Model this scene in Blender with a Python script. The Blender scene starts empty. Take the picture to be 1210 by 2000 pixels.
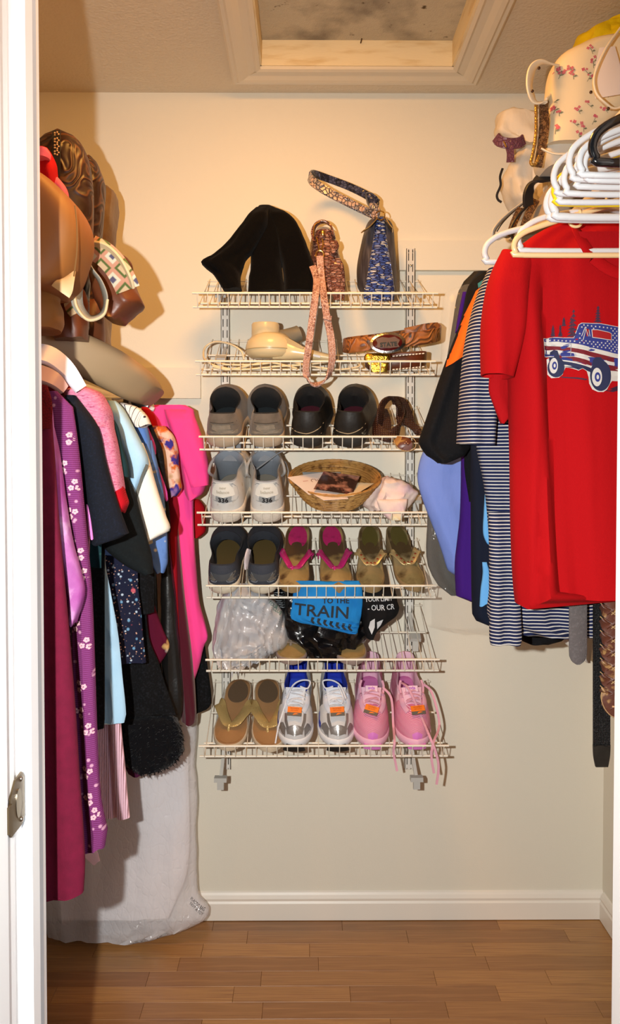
import bpy, bmesh, math, random
from mathutils import Vector, Matrix, noise
from mathutils.bvhtree import BVHTree
from mathutils.geometry import tessellate_polygon
PI = math.pi
scene = bpy.context.scene
COL = scene.collection
random.seed(7)

# ---------------------------------------------------------------- camera, light, exposure
F = 1590.0; EYE = 1.37
TILT = math.radians(1.5); YAW = math.radians(0.35); SHIFT = 59.0
cd = bpy.data.cameras.new('camera'); cam = bpy.data.objects.new('camera', cd); COL.objects.link(cam)
cd.sensor_fit = 'VERTICAL'; cd.sensor_height = 36; cd.sensor_width = 36
cd.lens = F * 36 / 2000; cd.shift_y = -SHIFT / 2000; cd.clip_start = 0.02
cam.location = (0, 0, EYE)
cam.rotation_euler = (PI / 2 - TILT, 0, -YAW)
scene.camera = cam
CR = cam.rotation_euler.to_matrix()

w = bpy.data.worlds.new('world'); scene.world = w; w.use_nodes = True
w.node_tree.nodes['Background'].inputs[0].default_value = (0.80, 0.90, 1.0, 1)
w.node_tree.nodes['Background'].inputs[1].default_value = 0.09

def light(name, kind, loc, energy, col, size=0.1, rot=(0, 0, 0), size_y=None):
    l = bpy.data.lights.new(name, kind); o = bpy.data.objects.new(name, l); COL.objects.link(o)
    o.location = loc; o.rotation_euler = rot; l.energy = energy; l.color = col
    if kind == 'AREA':
        l.size = size
        if size_y: l.shape = 'RECTANGLE'; l.size_y = size_y
    else: l.shadow_soft_size = size
    return o
light('camera_flash', 'SPOT', (-0.14, 0.0, 1.40), 150, (1.0, 0.985, 0.94), 0.010, (PI / 2 - math.radians(15), 0, 0))
bpy.data.lights['camera_flash'].spot_size = math.radians(122); bpy.data.lights['camera_flash'].spot_blend = 1.0
light('ceiling_lamp', 'AREA', (-0.05, 1.50, 2.40), 11.5, (1.0, 0.45, 0.09), 0.24, (math.radians(14), 0, 0))
light('jamb_daylight_fill', 'AREA', (1.6, -0.3, 1.6), 20, (0.80, 0.91, 1.0), 0.9, (PI / 2, 0, math.radians(62)), 1.4)  # unseen daylight fill, added outside the doorway to brighten the left jamb
vs = scene.view_settings
vs.view_transform = 'Standard'; vs.look = 'None'; vs.gamma = 1; vs.use_curve_mapping = False
vs.exposure = 0.0

def ray(px, py):
    d = Vector(((px - 605) / F, (1000 - SHIFT - py) / F, -1.0))
    return CR @ d
def W(px, py, Y):                      # a point of the room at depth Y measured off the photograph
    d = ray(px, py); t = Y / d.y
    return Vector((d.x * t, Y, EYE + d.z * t))

# ---------------------------------------------------------------- materials
def lin(c):
    if isinstance(c, str):
        c = [int(c[i:i + 2], 16) / 255 for i in (0, 2, 4)]
    return tuple(x / 12.92 if x <= 0.04045 else ((x + 0.055) / 1.055) ** 2.4 for x in c) + (1.0,)
MATS = {}
def M(name, base, rough=0.8, metal=0.0, layers=(), bump=None, sheen=0.0, trans=0.0, alpha=1.0, coat=0.0, var=0.0, spec=0.5):
    """layers: (kind, scale, threshold, softness, colour[, stretch]); bump: (kind, scale, strength[, stretch])"""
    if name in MATS: return MATS[name]
    m = bpy.data.materials.new(name); m.use_nodes = True; MATS[name] = m
    nt = m.node_tree; N = nt.nodes; L = nt.links
    b = N['Principled BSDF']
    b.inputs['Roughness'].default_value = rough; b.inputs['Metallic'].default_value = metal
    b.inputs['Specular IOR Level'].default_value = spec
    if sheen: b.inputs['Sheen Weight'].default_value = sheen
    if trans: b.inputs['Transmission Weight'].default_value = trans; b.inputs['IOR'].default_value = 1.15
    if alpha < 1: b.inputs['Alpha'].default_value = alpha
    if coat: b.inputs['Coat Weight'].default_value = coat; b.inputs['Coat Roughness'].default_value = 0.12
    tc = N.new('ShaderNodeTexCoord')
    def vec(stretch=(1, 1, 1), rot=(0, 0, 0)):
        mp = N.new('ShaderNodeMapping'); mp.inputs['Scale'].default_value = stretch; mp.inputs['Rotation'].default_value = rot
        L.new(tc.outputs['Object'], mp.inputs['Vector']); return mp.outputs[0]
    def fac(kind, scale, st=(1, 1, 1)):
        if kind in ('spots', 'blooms') and st == (1, 1, 1): st = (1, .12, 1)
        v = vec(st)
        if kind == 'noise' or kind == 'fine':
            n = N.new('ShaderNodeTexNoise'); n.inputs['Scale'].default_value = scale; n.inputs['Detail'].default_value = 4 if kind == 'noise' else 8
            L.new(v, n.inputs['Vector']); return n.outputs[0]
        if kind in ('spots', 'edges', 'cells'):
            n = N.new('ShaderNodeTexVoronoi'); n.inputs['Scale'].default_value = scale; L.new(v, n.inputs['Vector'])
            if kind == 'edges': n.feature = 'DISTANCE_TO_EDGE'; return n.outputs['Distance']
            if kind == 'cells':
                s = N.new('ShaderNodeSeparateColor'); L.new(n.outputs['Color'], s.inputs[0]); return s.outputs[0]
            return n.outputs['Distance']
        if kind == 'blooms':          # petals: spots broken by a fine second cell field
            n = N.new('ShaderNodeTexVoronoi'); n.inputs['Scale'].default_value = scale; L.new(v, n.inputs['Vector'])
            n2 = N.new('ShaderNodeTexVoronoi'); n2.inputs['Scale'].default_value = scale * 3.4; L.new(v, n2.inputs['Vector'])
            a = N.new('ShaderNodeMath'); a.operation = 'MULTIPLY_ADD'; L.new(n2.outputs['Distance'], a.inputs[0]); a.inputs[1].default_value = 0.35; L.new(n.outputs['Distance'], a.inputs[2])
            c = N.new('ShaderNodeSeparateColor'); L.new(n.outputs['Color'], c.inputs[0])
            g = N.new('ShaderNodeMath'); g.operation = 'GREATER_THAN'; L.new(c.outputs[1], g.inputs[0]); g.inputs[1].default_value = 0.62
            h = N.new('ShaderNodeMath'); h.operation = 'ADD'; L.new(a.outputs[0], h.inputs[0]); L.new(g.outputs[0], h.inputs[1])
            return h.outputs[0]
        if kind in ('bandx', 'bandy', 'bandz'):
            n = N.new('ShaderNodeTexWave'); n.wave_type = 'BANDS'; n.bands_direction = kind[-1].upper()
            n.inputs['Scale'].default_value = scale; n.inputs['Distortion'].default_value = 0
            L.new(v, n.inputs['Vector']); return n.outputs['Fac']
        if kind == 'swirl':
            n = N.new('ShaderNodeTexWave'); n.wave_type = 'RINGS'; n.inputs['Scale'].default_value = scale
            n.inputs['Distortion'].default_value = 9; n.inputs['Detail'].default_value = 1.0; n.inputs['Detail Scale'].default_value = 0.7
            L.new(v, n.inputs['Vector']); return n.outputs['Fac']
        if kind == 'contour':         # scrolling lines: level lines of a soft noise
            n = N.new('ShaderNodeTexNoise'); n.inputs['Scale'].default_value = scale; n.inputs['Detail'].default_value = 0.6; n.inputs['Distortion'].default_value = 1.2
            L.new(v, n.inputs['Vector']); a = N.new('ShaderNodeMath'); a.operation = 'MULTIPLY'; L.new(n.outputs[0], a.inputs[0]); a.inputs[1].default_value = 48
            s = N.new('ShaderNodeMath'); s.operation = 'SINE'; L.new(a.outputs[0], s.inputs[0])
            h = N.new('ShaderNodeMath'); h.operation = 'MULTIPLY_ADD'; L.new(s.outputs[0], h.inputs[0]); h.inputs[1].default_value = .5; h.inputs[2].default_value = .5; return h.outputs[0]
        if kind == 'diamond':
            sp_ = N.new('ShaderNodeSeparateXYZ'); L.new(v, sp_.inputs[0]); out = []
            for ax in ('X', 'Z'):
                a = N.new('ShaderNodeMath'); a.operation = 'MULTIPLY'; L.new(sp_.outputs[ax], a.inputs[0]); a.inputs[1].default_value = scale
                b_ = N.new('ShaderNodeMath'); b_.operation = 'PINGPONG'; L.new(a.outputs[0], b_.inputs[0]); b_.inputs[1].default_value = .5; out.append(b_)
            s = N.new('ShaderNodeMath'); s.operation = 'ADD'; L.new(out[0].outputs[0], s.inputs[0]); L.new(out[1].outputs[0], s.inputs[1]); return s.outputs[0]
        if kind == 'weave':
            a = fac('bandx', scale, st); z = fac('bandz', scale, st)
            mm = N.new('ShaderNodeMath'); mm.operation = 'MULTIPLY'; L.new(a, mm.inputs[0]); L.new(z, mm.inputs[1]); return mm.outputs[0]
        if kind == 'random':
            oi = N.new('ShaderNodeObjectInfo'); return oi.outputs['Random']
    cur = N.new('ShaderNodeRGB'); cur.outputs[0].default_value = lin(base); cur = cur.outputs[0]
    for ly in layers:
        kind, sc, th, soft, colr = ly[:5]; st = ly[5] if len(ly) > 5 else (1, 1, 1)
        f = fac(kind, sc, st)
        r = N.new('ShaderNodeMapRange'); r.inputs['From Min'].default_value = th - soft; r.inputs['From Max'].default_value = th + soft
        if kind in ('spots', 'edges', 'blooms'): r.inputs['To Min'].default_value = 1; r.inputs['To Max'].default_value = 0
        L.new(f, r.inputs['Value'])
        mx = N.new('ShaderNodeMix'); mx.data_type = 'RGBA'
        L.new(r.outputs[0], mx.inputs[0]); L.new(cur, mx.inputs[6]); mx.inputs[7].default_value = lin(colr); cur = mx.outputs[2]
    L.new(cur, b.inputs['Base Color'])
    if bump:
        bs = [bump] if isinstance(bump[0], str) else bump
        nrm = None
        for bb in bs:
            f = fac(bb[0], bb[1], bb[3] if len(bb) > 3 else (1, 1, 1))
            if bb[0] in ('edges',):
                r = N.new('ShaderNodeMapRange'); r.inputs['From Max'].default_value = 0.12; L.new(f, r.inputs['Value']); f = r.outputs[0]
            bn = N.new('ShaderNodeBump'); bn.inputs['Strength'].default_value = bb[2]; bn.inputs['Distance'].default_value = 0.003
            L.new(f, bn.inputs['Height'])
            if nrm: L.new(nrm, bn.inputs['Normal'])
            nrm = bn.outputs[0]
        L.new(nrm, b.inputs['Normal'])
    return m
def cloth(name, c, layers=(), rough=0.9, bump=('fine', 900, 0.25), sheen=0.0):
    bump = [('noise', 11, 0.9, (2.2, 1, .6)), ('noise', 26, 0.5, (1.6, 1, .7))] + ([bump] if isinstance(bump[0], str) else list(bump))
    return M(name, c, rough, layers=layers, bump=bump, sheen=sheen, spec=0.2)

# ---------------------------------------------------------------- mesh building
WM = {}
class MB:
    def __init__(s): s.v = []; s.f = []; s.mi = []; s.cur = 0
    def add(s, v, f):
        n = len(s.v); s.v += [Vector(p) for p in v]; s.f += [tuple(i + n for i in q) for q in f]; s.mi += [s.cur] * len(f); return s
    def merge(s, o, mat=None):
        n = len(s.v); s.v += [p.copy() for p in o.v]; s.f += [tuple(i + n for i in q) for q in o.f]
        s.mi += (o.mi if mat is None else [mat] * len(o.f)); return s
    def xf(s, m): s.v = [m @ p for p in s.v]; return s
    def bvh(s): return BVHTree.FromPolygons([tuple(p) for p in s.v], s.f)
    def box(s, a, b):
        x0, y0, z0 = a; x1, y1, z1 = b
        return s.add([(x0, y0, z0), (x1, y0, z0), (x1, y1, z0), (x0, y1, z0), (x0, y0, z1), (x1, y0, z1), (x1, y1, z1), (x0, y1, z1)],
                     [(0, 3, 2, 1), (4, 5, 6, 7), (0, 1, 5, 4), (1, 2, 6, 5), (2, 3, 7, 6), (3, 0, 4, 7)])
    def rings(s, rings, cap0=True, cap1=True):
        n = len(rings[0]); v = [p for r in rings for p in r]; f = []
        for i in range(len(rings) - 1):
            for j in range(n):
                k = (j + 1) % n; f.append((i * n + j, i * n + k, (i + 1) * n + k, (i + 1) * n + j))
        if cap0:
            c = sum((Vector(p) for p in rings[0]), Vector()) / n; v.append(c); ci = len(v) - 1
            f += [(ci, (j + 1) % n, j) for j in range(n)]
        if cap1 == 'strip':
            o = (len(rings) - 1) * n; h = n // 2; f.append((o, o + 1, o + n - 1)); f.append((o + h - 1, o + h, o + h + 1))
            f += [(o + k, o + k + 1, o + n - k - 1, o + n - k) for k in range(1, h - 1)]
        elif cap1:
            c = sum((Vector(p) for p in rings[-1]), Vector()) / n; v.append(c); ci = len(v) - 1; o = (len(rings) - 1) * n
            f += [(ci, o + j, o + (j + 1) % n) for j in range(n)]
        return s.add(v, f)
    def tube(s, pts, r, n=8, closed=False, smooth=0):
        pts = [Vector(p) for p in pts]
        if smooth: pts = crv(pts, smooth, closed)
        rs = r if isinstance(r, (list, tuple)) else None
        m = len(pts); up = Vector((0.13, 0.31, 0.94)).normalized(); R = []
        prev = None
        for i, p in enumerate(pts):
            a = pts[(i - 1) % m] if (closed or i) else p; b = pts[(i + 1) % m] if (closed or i < m - 1) else p
            t = (b - a)
            if t.length < 1e-9: t = Vector((0, 0, 1))
            t.normalize()
            if prev is None:
                x = t.cross(up)
                if x.length < 1e-3: x = t.cross(Vector((1, 0, 0)))
            else: x = prev - t * prev.dot(t)
            x.normalize(); prev = x; y = t.cross(x)
            rr = rs[min(len(rs) - 1, int(i * len(rs) / m))] if rs else r
            R.append([p + x * math.cos(2 * PI * j / n) * rr + y * math.sin(2 * PI * j / n) * rr for j in range(n)])
        if closed: R.append(R[0]); return s.rings(R, False, False)
        return s.rings(R)
    def ribbon(s, pts, wd, wid, th, smooth=0, closed=False):
        """flat strap: width direction wd (a vector or one per point), width wid (number or list), thickness th"""
        pts = [Vector(p) for p in pts]
        n0 = len(pts)
        wds = [Vector(q) for q in wd] if isinstance(wd, list) else [Vector(wd)] * n0
        wis = wid if isinstance(wid, list) else [wid] * n0
        if smooth:
            wds = crv(wds, smooth, closed); ww = crv([Vector((q, 0, 0)) for q in wis], smooth, closed); wis = [q.x for q in ww]
            pts = crv(pts, smooth, closed)
        m = len(pts); R = []
        for i, p in enumerate(pts):
            a = pts[(i - 1) % m] if (closed or i) else p; b = pts[(i + 1) % m] if (closed or i < m - 1) else p
            t = (b - a).normalized(); x = wds[i] - t * wds[i].dot(t)
            x.normalize(); y = t.cross(x); h = wis[i] / 2; q = th / 2
            R.append([p + x * h * u + y * q * vv for u, vv in ((-1, -.5), (-.94, -1), (0, -1.05), (.94, -1), (1, -.5), (1, .5), (.94, 1), (0, 1.05), (-.94, 1), (-1, .5))])
        if closed: R.append(R[0]); return s.rings(R, False, False)
        return s.rings(R)
    def lathe(s, prof, c=(0, 0, 0), n=24, ax=None, sx=1, sy=1):
        c = Vector(c); q = Matrix.Identity(3)
        if ax is not None: q = Vector((0, 0, 1)).rotation_difference(Vector(ax).normalized()).to_matrix()
        R = [[c + q @ Vector((r * sx * math.cos(2 * PI * j / n), r * sy * math.sin(2 * PI * j / n), z)) for j in range(n)] for r, z in prof]
        return s.rings(R)
    def ball(s, c, r, n=12, sx=1, sy=1, sz=1):
        R = []
        for i in range(1, n):
            a = PI * i / n
            R.append([Vector(c) + Vector((r * sx * math.sin(a) * math.cos(2 * PI * j / (n * 2)), r * sy * math.sin(a) * math.sin(2 * PI * j / (n * 2)), -r * sz * math.cos(a))) for j in range(n * 2)])
        return s.rings(R)
    def jitter(s, amp, sc, seed=0):
        o = Vector((seed * 3.1, seed * 1.7, seed))
        for p in s.v:
            p += noise.noise_vector(p * sc + o) * amp
        return s
    def build(s, name, mats, parent=None, local=False, smooth=True, stuff=False, sharp=None):
        me = bpy.data.meshes.new(name)
        o = bpy.data.objects.new(name, me); COL.objects.link(o)
        if parent is not None:
            o.parent = parent; WM[o] = WM[parent]
            vs_ = s.v if local else [WM[parent].inverted() @ p for p in s.v]
        elif local: vs_ = s.v; WM[o] = Matrix.Identity(4)
        else:
            xs = [p.x for p in s.v]; ys = [p.y for p in s.v]; z0 = min(p.z for p in s.v)
            loc = Vector(((min(xs) + max(xs)) / 2, (min(ys) + max(ys)) / 2, z0))
            o.location = loc; WM[o] = Matrix.Translation(loc); vs_ = [p - loc for p in s.v]
        me.from_pydata([tuple(p) for p in vs_], [], s.f)
        mats = mats if isinstance(mats, (list, tuple)) else [mats]
        for q in mats: me.materials.append(q)
        if len(mats) > 1: me.polygons.foreach_set('material_index', s.mi)
        me.polygons.foreach_set('use_smooth', [smooth] * len(me.polygons))
        me.validate(); me.update()
        bm = bmesh.new(); bm.from_mesh(me); bmesh.ops.recalc_face_normals(bm, faces=bm.faces); bm.to_mesh(me); bm.free()
        if smooth: me.set_sharp_from_angle(angle=math.radians(sharp or 52))
        if stuff: o['kind'] = 'stuff'
        return o
def crv(pts, k=4, closed=False):       # Catmull-Rom
    n = len(pts); out = []
    rng = n if closed else n - 1
    for i in range(rng):
        g = (lambda j: pts[j % n]) if closed else (lambda j: pts[max(0, min(n - 1, j))])
        p0, p1, p2, p3 = g(i - 1), g(i), g(i + 1), g(i + 2)
        for q in range(k):
            t = q / k
            out.append(0.5 * ((2 * p1) + (p2 - p0) * t + (2 * p0 - 5 * p1 + 4 * p2 - p3) * t * t + (3 * p1 - p0 - 3 * p2 + p3) * t ** 3))
    if not closed: out.append(pts[-1].copy())
    return out
def tag(o, label, cat, group=None):
    o['label'] = label; o['category'] = cat
    if group: o['group'] = group
    return o
def thing(name, label, cat, loc=(0, 0, 0), mat=None, group=None):
    o = bpy.data.objects.new(name, None); COL.objects.link(o); o.empty_display_size = 0.03
    m = mat if mat is not None else Matrix.Translation(Vector(loc))
    o.matrix_world = m; WM[o] = m.copy()
    return tag(o, label, cat, group)
def struct(o): o['kind'] = 'structure'; return o
def copy_tree(o, parent=None):
    c = o.copy(); COL.objects.link(c)
    if parent: c.parent = parent
    for ch in list(o.children): copy_tree(ch, c)
    return c

def interp_rows(rows, n):
    """rows (py, l, r, ...) -> n rows with monotone linear/cosine blend"""
    out = []; y0, y1 = rows[0][0], rows[-1][0]
    ext = [Vector((r[1], r[2], r[3] if len(r) > 3 else 1.0)) for r in rows]
    for i in range(n):
        y = y0 + (y1 - y0) * i / (n - 1)
        k = 0
        while k < len(rows) - 2 and y > rows[k + 1][0]: k += 1
        t = (y - rows[k][0]) / max(1e-6, rows[k + 1][0] - rows[k][0])
        p1, p2 = ext[k], ext[k + 1]; p0 = ext[k - 1] if k else p1; p3 = ext[k + 2] if k + 2 < len(rows) else p2
        h0 = max(1e-6, rows[k][0] - rows[k - 1][0]) if k else 1e9; h1 = max(1e-6, rows[k + 1][0] - rows[k][0]); h2 = (rows[k + 2][0] - rows[k + 1][0]) if k + 2 < len(rows) else 1e9
        m1 = (p2 - p0) / (h1 + h0) * h1 if k else (p2 - p1); m2 = (p3 - p1) / (h1 + h2) * h1 if k + 2 < len(rows) else (p2 - p1)
        v = p1 * (2 * t ** 3 - 3 * t * t + 1) + m1 * (t ** 3 - 2 * t * t + t) + p2 * (-2 * t ** 3 + 3 * t * t) + m2 * (t ** 3 - t * t)
        out.append((y, v.x, v.y, v.z))
    return out
def puff(rows, Y, th=0.035, n=30, m=36, fold=(0.005, 3.0), seed=0, ex=0.75, crumple=0.0, csc=18, taper=True, hem=None, slope=0.0):
    """a hanging or standing soft body whose front outline is measured at depth Y: closed sections with folds"""
    R = []; rr = interp_rows(rows, n); rnd = random.Random(seed * 13 + 5); ph = [rnd.random() * 6.28 for _ in range(4)]
    for i, (py, l, r, k) in enumerate(rr):
        t = i / (n - 1); a = W(l, py, Y); b = W(r, py, Y); ring = []
        thk = th * k * (min(1, 0.35 + t * 6) if taper else 1)
        amp = fold[0] * (0.35 + 0.65 * t); wid = abs(b.x - a.x)
        for j in range(m):
            an = 2 * PI * j / m; c = math.cos(an); s_ = math.sin(an)
            cx = math.copysign(abs(c) ** ex, c); sy = math.copysign(abs(s_) ** ex, s_)
            u = 0.5 + 0.5 * cx; x = a.x + (b.x - a.x) * u
            fr = fold[1] * 2 * PI * (x - a.x) / 0.2
            z = a.z + (b.z - a.z) * u
            if hem: z += hem * math.sin(u * 5.3 + ph[3]) * t * t
            dy = amp * (math.sin(fr + ph[0] + 1.3 * math.sin(z * 3 + ph[1])) + 0.5 * math.sin(fr * 2.3 + ph[2] + z * 4))
            ring.append(Vector((x, Y + slope * (z - a.z) + dy + thk / 2 * sy, z)))
        R.append(ring)
    mb = MB().rings(R)
    if crumple: mb.jitter(crumple, csc, seed); mb.jitter(crumple * 0.4, csc * 2.7, seed + 5)
    return mb
def limb(st, Y, th=0.035, n=18, m=24, fold=0.003, seed=0, hollow=True, dY=0.0, ex=0.8):
    """sleeve or soft tube along photo stations (px, py, half width px); lies in the plane Y (+dY towards the end)"""
    P = [W(a[0], a[1], Y) for a in st]; H = [a[2] * Y / F for a in st]
    k = max(1, n // (len(st) - 1)); P = crv(P, k); H = [q.x for q in crv([Vector((h, 0, 0)) for h in H], k)]
    R = []; N = len(P)
    for i, p in enumerate(P):
        t = (P[min(i + 1, N - 1)] - P[max(i - 1, 0)]).normalized(); x = Vector((t.z, 0, -t.x)).normalized(); f = i / (N - 1)
        ring = []
        for j in range(m):
            an = 2 * PI * j / m; c = math.cos(an); s_ = math.sin(an)
            cx = math.copysign(abs(c) ** ex, c); sy = math.copysign(abs(s_) ** ex, s_)
            ring.append(p + x * H[i] * cx + Vector((0, dY * f + sy * th / 2 * (0.5 + 0.5 * min(1, f * 3)) + fold * f * math.sin(cx * 5 + f * 5 + seed), 0)))
        R.append(ring)
    if hollow:                          # turned-in hem, open mouth
        t = (P[-1] - P[-2]).normalized(); c = P[-1] + Vector((0, dY, 0))
        R.append([c + (q - c) * 0.90 for q in R[-1]]); R.append([q - t * 0.03 for q in R[-1]])
    return MB().rings(R)
def shape2d(poly, cuts=3):
    """triangulate and subdivide a 2-D polygon"""
    bm = bmesh.new(); vs_ = [bm.verts.new((p[0], p[1], 0)) for p in poly]
    for t in tessellate_polygon([[Vector((p[0], p[1], 0)) for p in poly]]):
        try: bm.faces.new([vs_[i] for i in t])
        except ValueError: pass
    if cuts: 
        for _ in range(cuts): bmesh.ops.subdivide_edges(bm, edges=bm.edges, cuts=1, use_grid_fill=True); bmesh.ops.triangulate(bm, faces=bm.faces)
    bm.verts.index_update(); v = [(q.co.x, q.co.y) for q in bm.verts]; f = [tuple(q.index for q in fc.verts) for fc in bm.faces]; bm.free()
    return v, f
def text2d(s, size=1.0, bold=0.0):
    cu = bpy.data.curves.new('t', 'FONT'); cu.body = s; cu.size = size; cu.offset = bold; cu.resolution_u = 2; cu.align_x = 'CENTER'; cu.align_y = 'CENTER'
    ob = bpy.data.objects.new('t', cu); COL.objects.link(ob)
    me = bpy.data.meshes.new_from_object(ob.evaluated_get(bpy.context.evaluated_depsgraph_get()))
    v = [(p.co.x, p.co.y) for p in me.vertices]; f = [tuple(q.vertices) for q in me.polygons]
    bpy.data.objects.remove(ob); bpy.data.curves.remove(cu); bpy.data.meshes.remove(me)
    return v, f
def decal(bvh, v2, f2, org, axu, axv, d, off=0.0012):
    """flat print laid on a surface: 2-D shape -> points org+u*axu+v*axv dropped along d"""
    org, axu, axv, d = Vector(org), Vector(axu), Vector(axv), Vector(d).normalized(); out = []; ok = []
    for u, v in v2:
        p = org + axu * u + axv * v; h = bvh.ray_cast(p - d * 0.5, d, 1.0)
        ok.append(h[0] is not None); out.append(p - d * 0.5 + d * ((h[3] if h[0] is not None else 0.5) - off))
    ds = sorted((q - org).dot(d) for q, k in zip(out, ok) if k); md = ds[len(ds) // 2] if ds else 0
    ok = [k and (q - org).dot(d) < md + .06 for q, k in zip(out, ok)]
    if f2: 
        f2 = [f for f in f2 if all(ok[i] for i in f)]; used = sorted({i for f in f2 for i in f}); mp = {o_: n_ for n_, o_ in enumerate(used)}
        out = [out[i] for i in used]; f2 = [tuple(mp[i] for i in f) for f in f2]
    return MB().add(out, f2)
def pdecal(bvh, poly, Y, cuts=2, off=0.0015):    # polygon given in photo pixels on a frontal garment at depth Y
    q = [W(a[0], a[1], Y) for a in poly]; v, f = shape2d([(p.x, p.z) for p in q], cuts)
    return decal(bvh, v, f, (0, Y, 0), (1, 0, 0), (0, 0, 1), (0, 1, 0), off)
def ptext(bvh, s, px, py, Y, hpx, ang=0, off=0.0015, bold=0.0, sx=1.0):
    p = W(px, py, Y); k = hpx * Y / F * 1.35; v, f = text2d(s, k, bold); a = math.radians(ang)
    return decal(bvh, [(x * sx, y) for x, y in v], f, p, (math.cos(a), 0, math.sin(a)), (-math.sin(a), 0, math.cos(a)), (0, 1, 0), off)

# ---------------------------------------------------------------- the room
XL, XR, YB, ZC, YF = -0.93, 0.89, 2.40, 2.44, 1.00
wallm = M('wall_paint', 'E4DFCF', 0.55, bump=[('noise', 55, 0.10), ('fine', 260, 0.10)], spec=0.3)
ceilm = M('ceiling_paint', 'DCCFB8', 0.9, bump=[('noise', 70, 0.55), ('spots', 130, 0.35, (1, 1, .2))], spec=0.2)
trimm = M('trim_paint', 'EDE6DA', 0.4, bump=('noise', 30, 0.04))
whitem = M('jamb_gloss_white', 'F8FAFC', 0.3, bump=('noise', 25, 0.03))
def sbox(name, a, b, m, bev=0.0):
    o = MB().box(a, b).build(name, m, smooth=False); return struct(o)
sbox('wall_back', (XL - .1, YB, 0), (XR + .1, YB + .1, ZC + .1), wallm)
sbox('wall_left', (XL - .1, YF, 0), (XL, YB, ZC + .1), wallm)
sbox('wall_right', (XR, YF, 0), (XR + .1, YB, ZC + .1), wallm)
# front wall with the doorway
XJ0, XJ1 = -0.352, 0.4165
fw = MB(); fw.box((XL - .6, YF - .12, 0), (XJ0 - .02, YF + .085, ZC)); fw.box((XJ1 + .02, YF - .12, 0), (XR + .6, YF + .085, ZC)); fw.box((XJ0 - .02, YF - .12, 2.11), (XJ1 + .02, YF + .085, ZC))
struct(fw.build('wall_front', wallm, smooth=False))
# ceiling with the attic hatch opening
hx0, hx1, hy1, hy0 = W(508, 130, 2.235).x, W(885, 130, 2.235).x, 2.235, 1.62
cb = MB(); cb.box((XL - .1, YF - .12, ZC), (hx0, YB + .1, ZC + .012)); cb.box((hx1, YF - .12, ZC), (XR + .1, YB + .1, ZC + .012))
cb.box((hx0, hy1, ZC), (hx1, YB + .1, ZC + .012)); cb.box((hx0, YF - .12, ZC), (hx1, hy0, ZC + .012))
struct(cb.build('ceiling', ceilm, smooth=False))
hatch = thing('attic_hatch', 'textured attic hatch panel in a white moulded ceiling frame', 'hatch', ((hx0 + hx1) / 2, (hy0 + hy1) / 2, ZC))
hz = ZC + 0.066
MB().box((hx0 - .03, hy0 - .03, hz), (hx1 + .03, hy1 + .03, hz + .02)).build('hatch_panel',
    M('hatch_board', 'C9BEA6', 0.95, layers=[('noise', 9, 0.60, 0.12, '8F8676'), ('noise', 26, 0.69, 0.03, '5A4A30'), ('spots', 14, 0.06, 0.02, '4A3318', (1, 1, .2))], bump=[('noise', 60, 0.7), ('fine', 240, 0.4)]), hatch, smooth=False)
woodw = M('hatch_lining_wood', 'EBD9B0', 0.6, layers=[('noise', 8, 0.62, 0.1, 'D8BE8C', (1, 1, 6))], bump=('noise', 60, 0.15, (1, 1, 8)))
for a, b in (((hx0, hy1 - .004, ZC - .002), (hx1, hy1 + .012, hz)), ((hx0 - .012, hy0, ZC - .002), (hx0 + .004, hy1, hz)), ((hx1 - .004, hy0, ZC - .002), (hx1 + .012, hy1, hz)), ((hx0, hy0 - .012, ZC - .002), (hx1, hy0 + .004, hz))):
    MB().box(a, b).build('lining_board', woodw, hatch, smooth=False)
# moulded frame, mitred: profile runs outwards from the opening
prof = [(0.0, 0.0), (0.0, -0.010), (0.010, -0.013), (0.016, -0.010), (0.034, -0.012), (0.050, -0.017), (0.062, -0.019), (0.068, -0.015), (0.076, -0.017), (0.082, -0.012), (0.083, 0.0)]
def mould(side):
    mb = MB(); R = []
    cx = {'b': ((hx0, hy1, -1, 1), (hx1, hy1, 1, 1)), 'l': ((hx0, hy0, -1, -1), (hx0, hy1, -1, 1)), 'r': ((hx1, hy1, 1, 1), (hx1, hy0, 1, -1)), 'f': ((hx1, hy0, 1, -1), (hx0, hy0, -1, -1))}[side]
    for (x, y, sx, sy) in cx: R.append([Vector((x + sx * d, y + sy * d, ZC + z)) for d, z in prof])
    return mb.rings(R)
for sd in 'blrf': mould(sd).build('casing', M('hatch_casing', 'DDD2BC', 0.45), hatch, smooth=False)
MB().tube([W(704, 87, 2.22) + Vector((0, 0, .004)), W(706, 77, 2.2) + Vector((0, 0, .002))], .0016, 6).build('nail', M('rust', '3A2410', .8), hatch)

# jambs: a vertical moulding whose plan profile is (Y, x)
def jamb(name, pr, m, z1=2.11):
    R = [[Vector((x, y, z)) for y, x in pr] for z in (0, z1)]
    return struct(MB().rings(R).build(name, m, smooth=False))
j = XJ0
jamb('trim_1', [(0.86, j - .02), (0.86, j + .004), (0.945, j + .004), (0.950, j), (0.978, j), (0.983, j - .003), (1.012, j - .003), (1.016, j + .0085), (1.043, j + .0085), (1.046, j + .001), (1.066, j), (1.068, j - .006), (1.078, j - .006), (1.080, j + .001), (1.094, j), (1.094, j - .02)], whitem)
jamb('trim_2', [(0.86, XJ1 + .02), (0.86, XJ1 + .003), (1.0, XJ1 + .003), (1.088, XJ1 + .001), (1.094, XJ1 + .02)], whitem)
struct(MB().box((j - .0062, 1.0690, 0), (j - .0052, 1.0775, 2.09)).build('trim_9', M('caulk_tan', '8E7452', .8), smooth=False))
struct(MB().box((XJ0 - .02, .87, 2.09), (XJ1 + .02, 1.094, 2.112)).build('trim_3', whitem, smooth=False))
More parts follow.
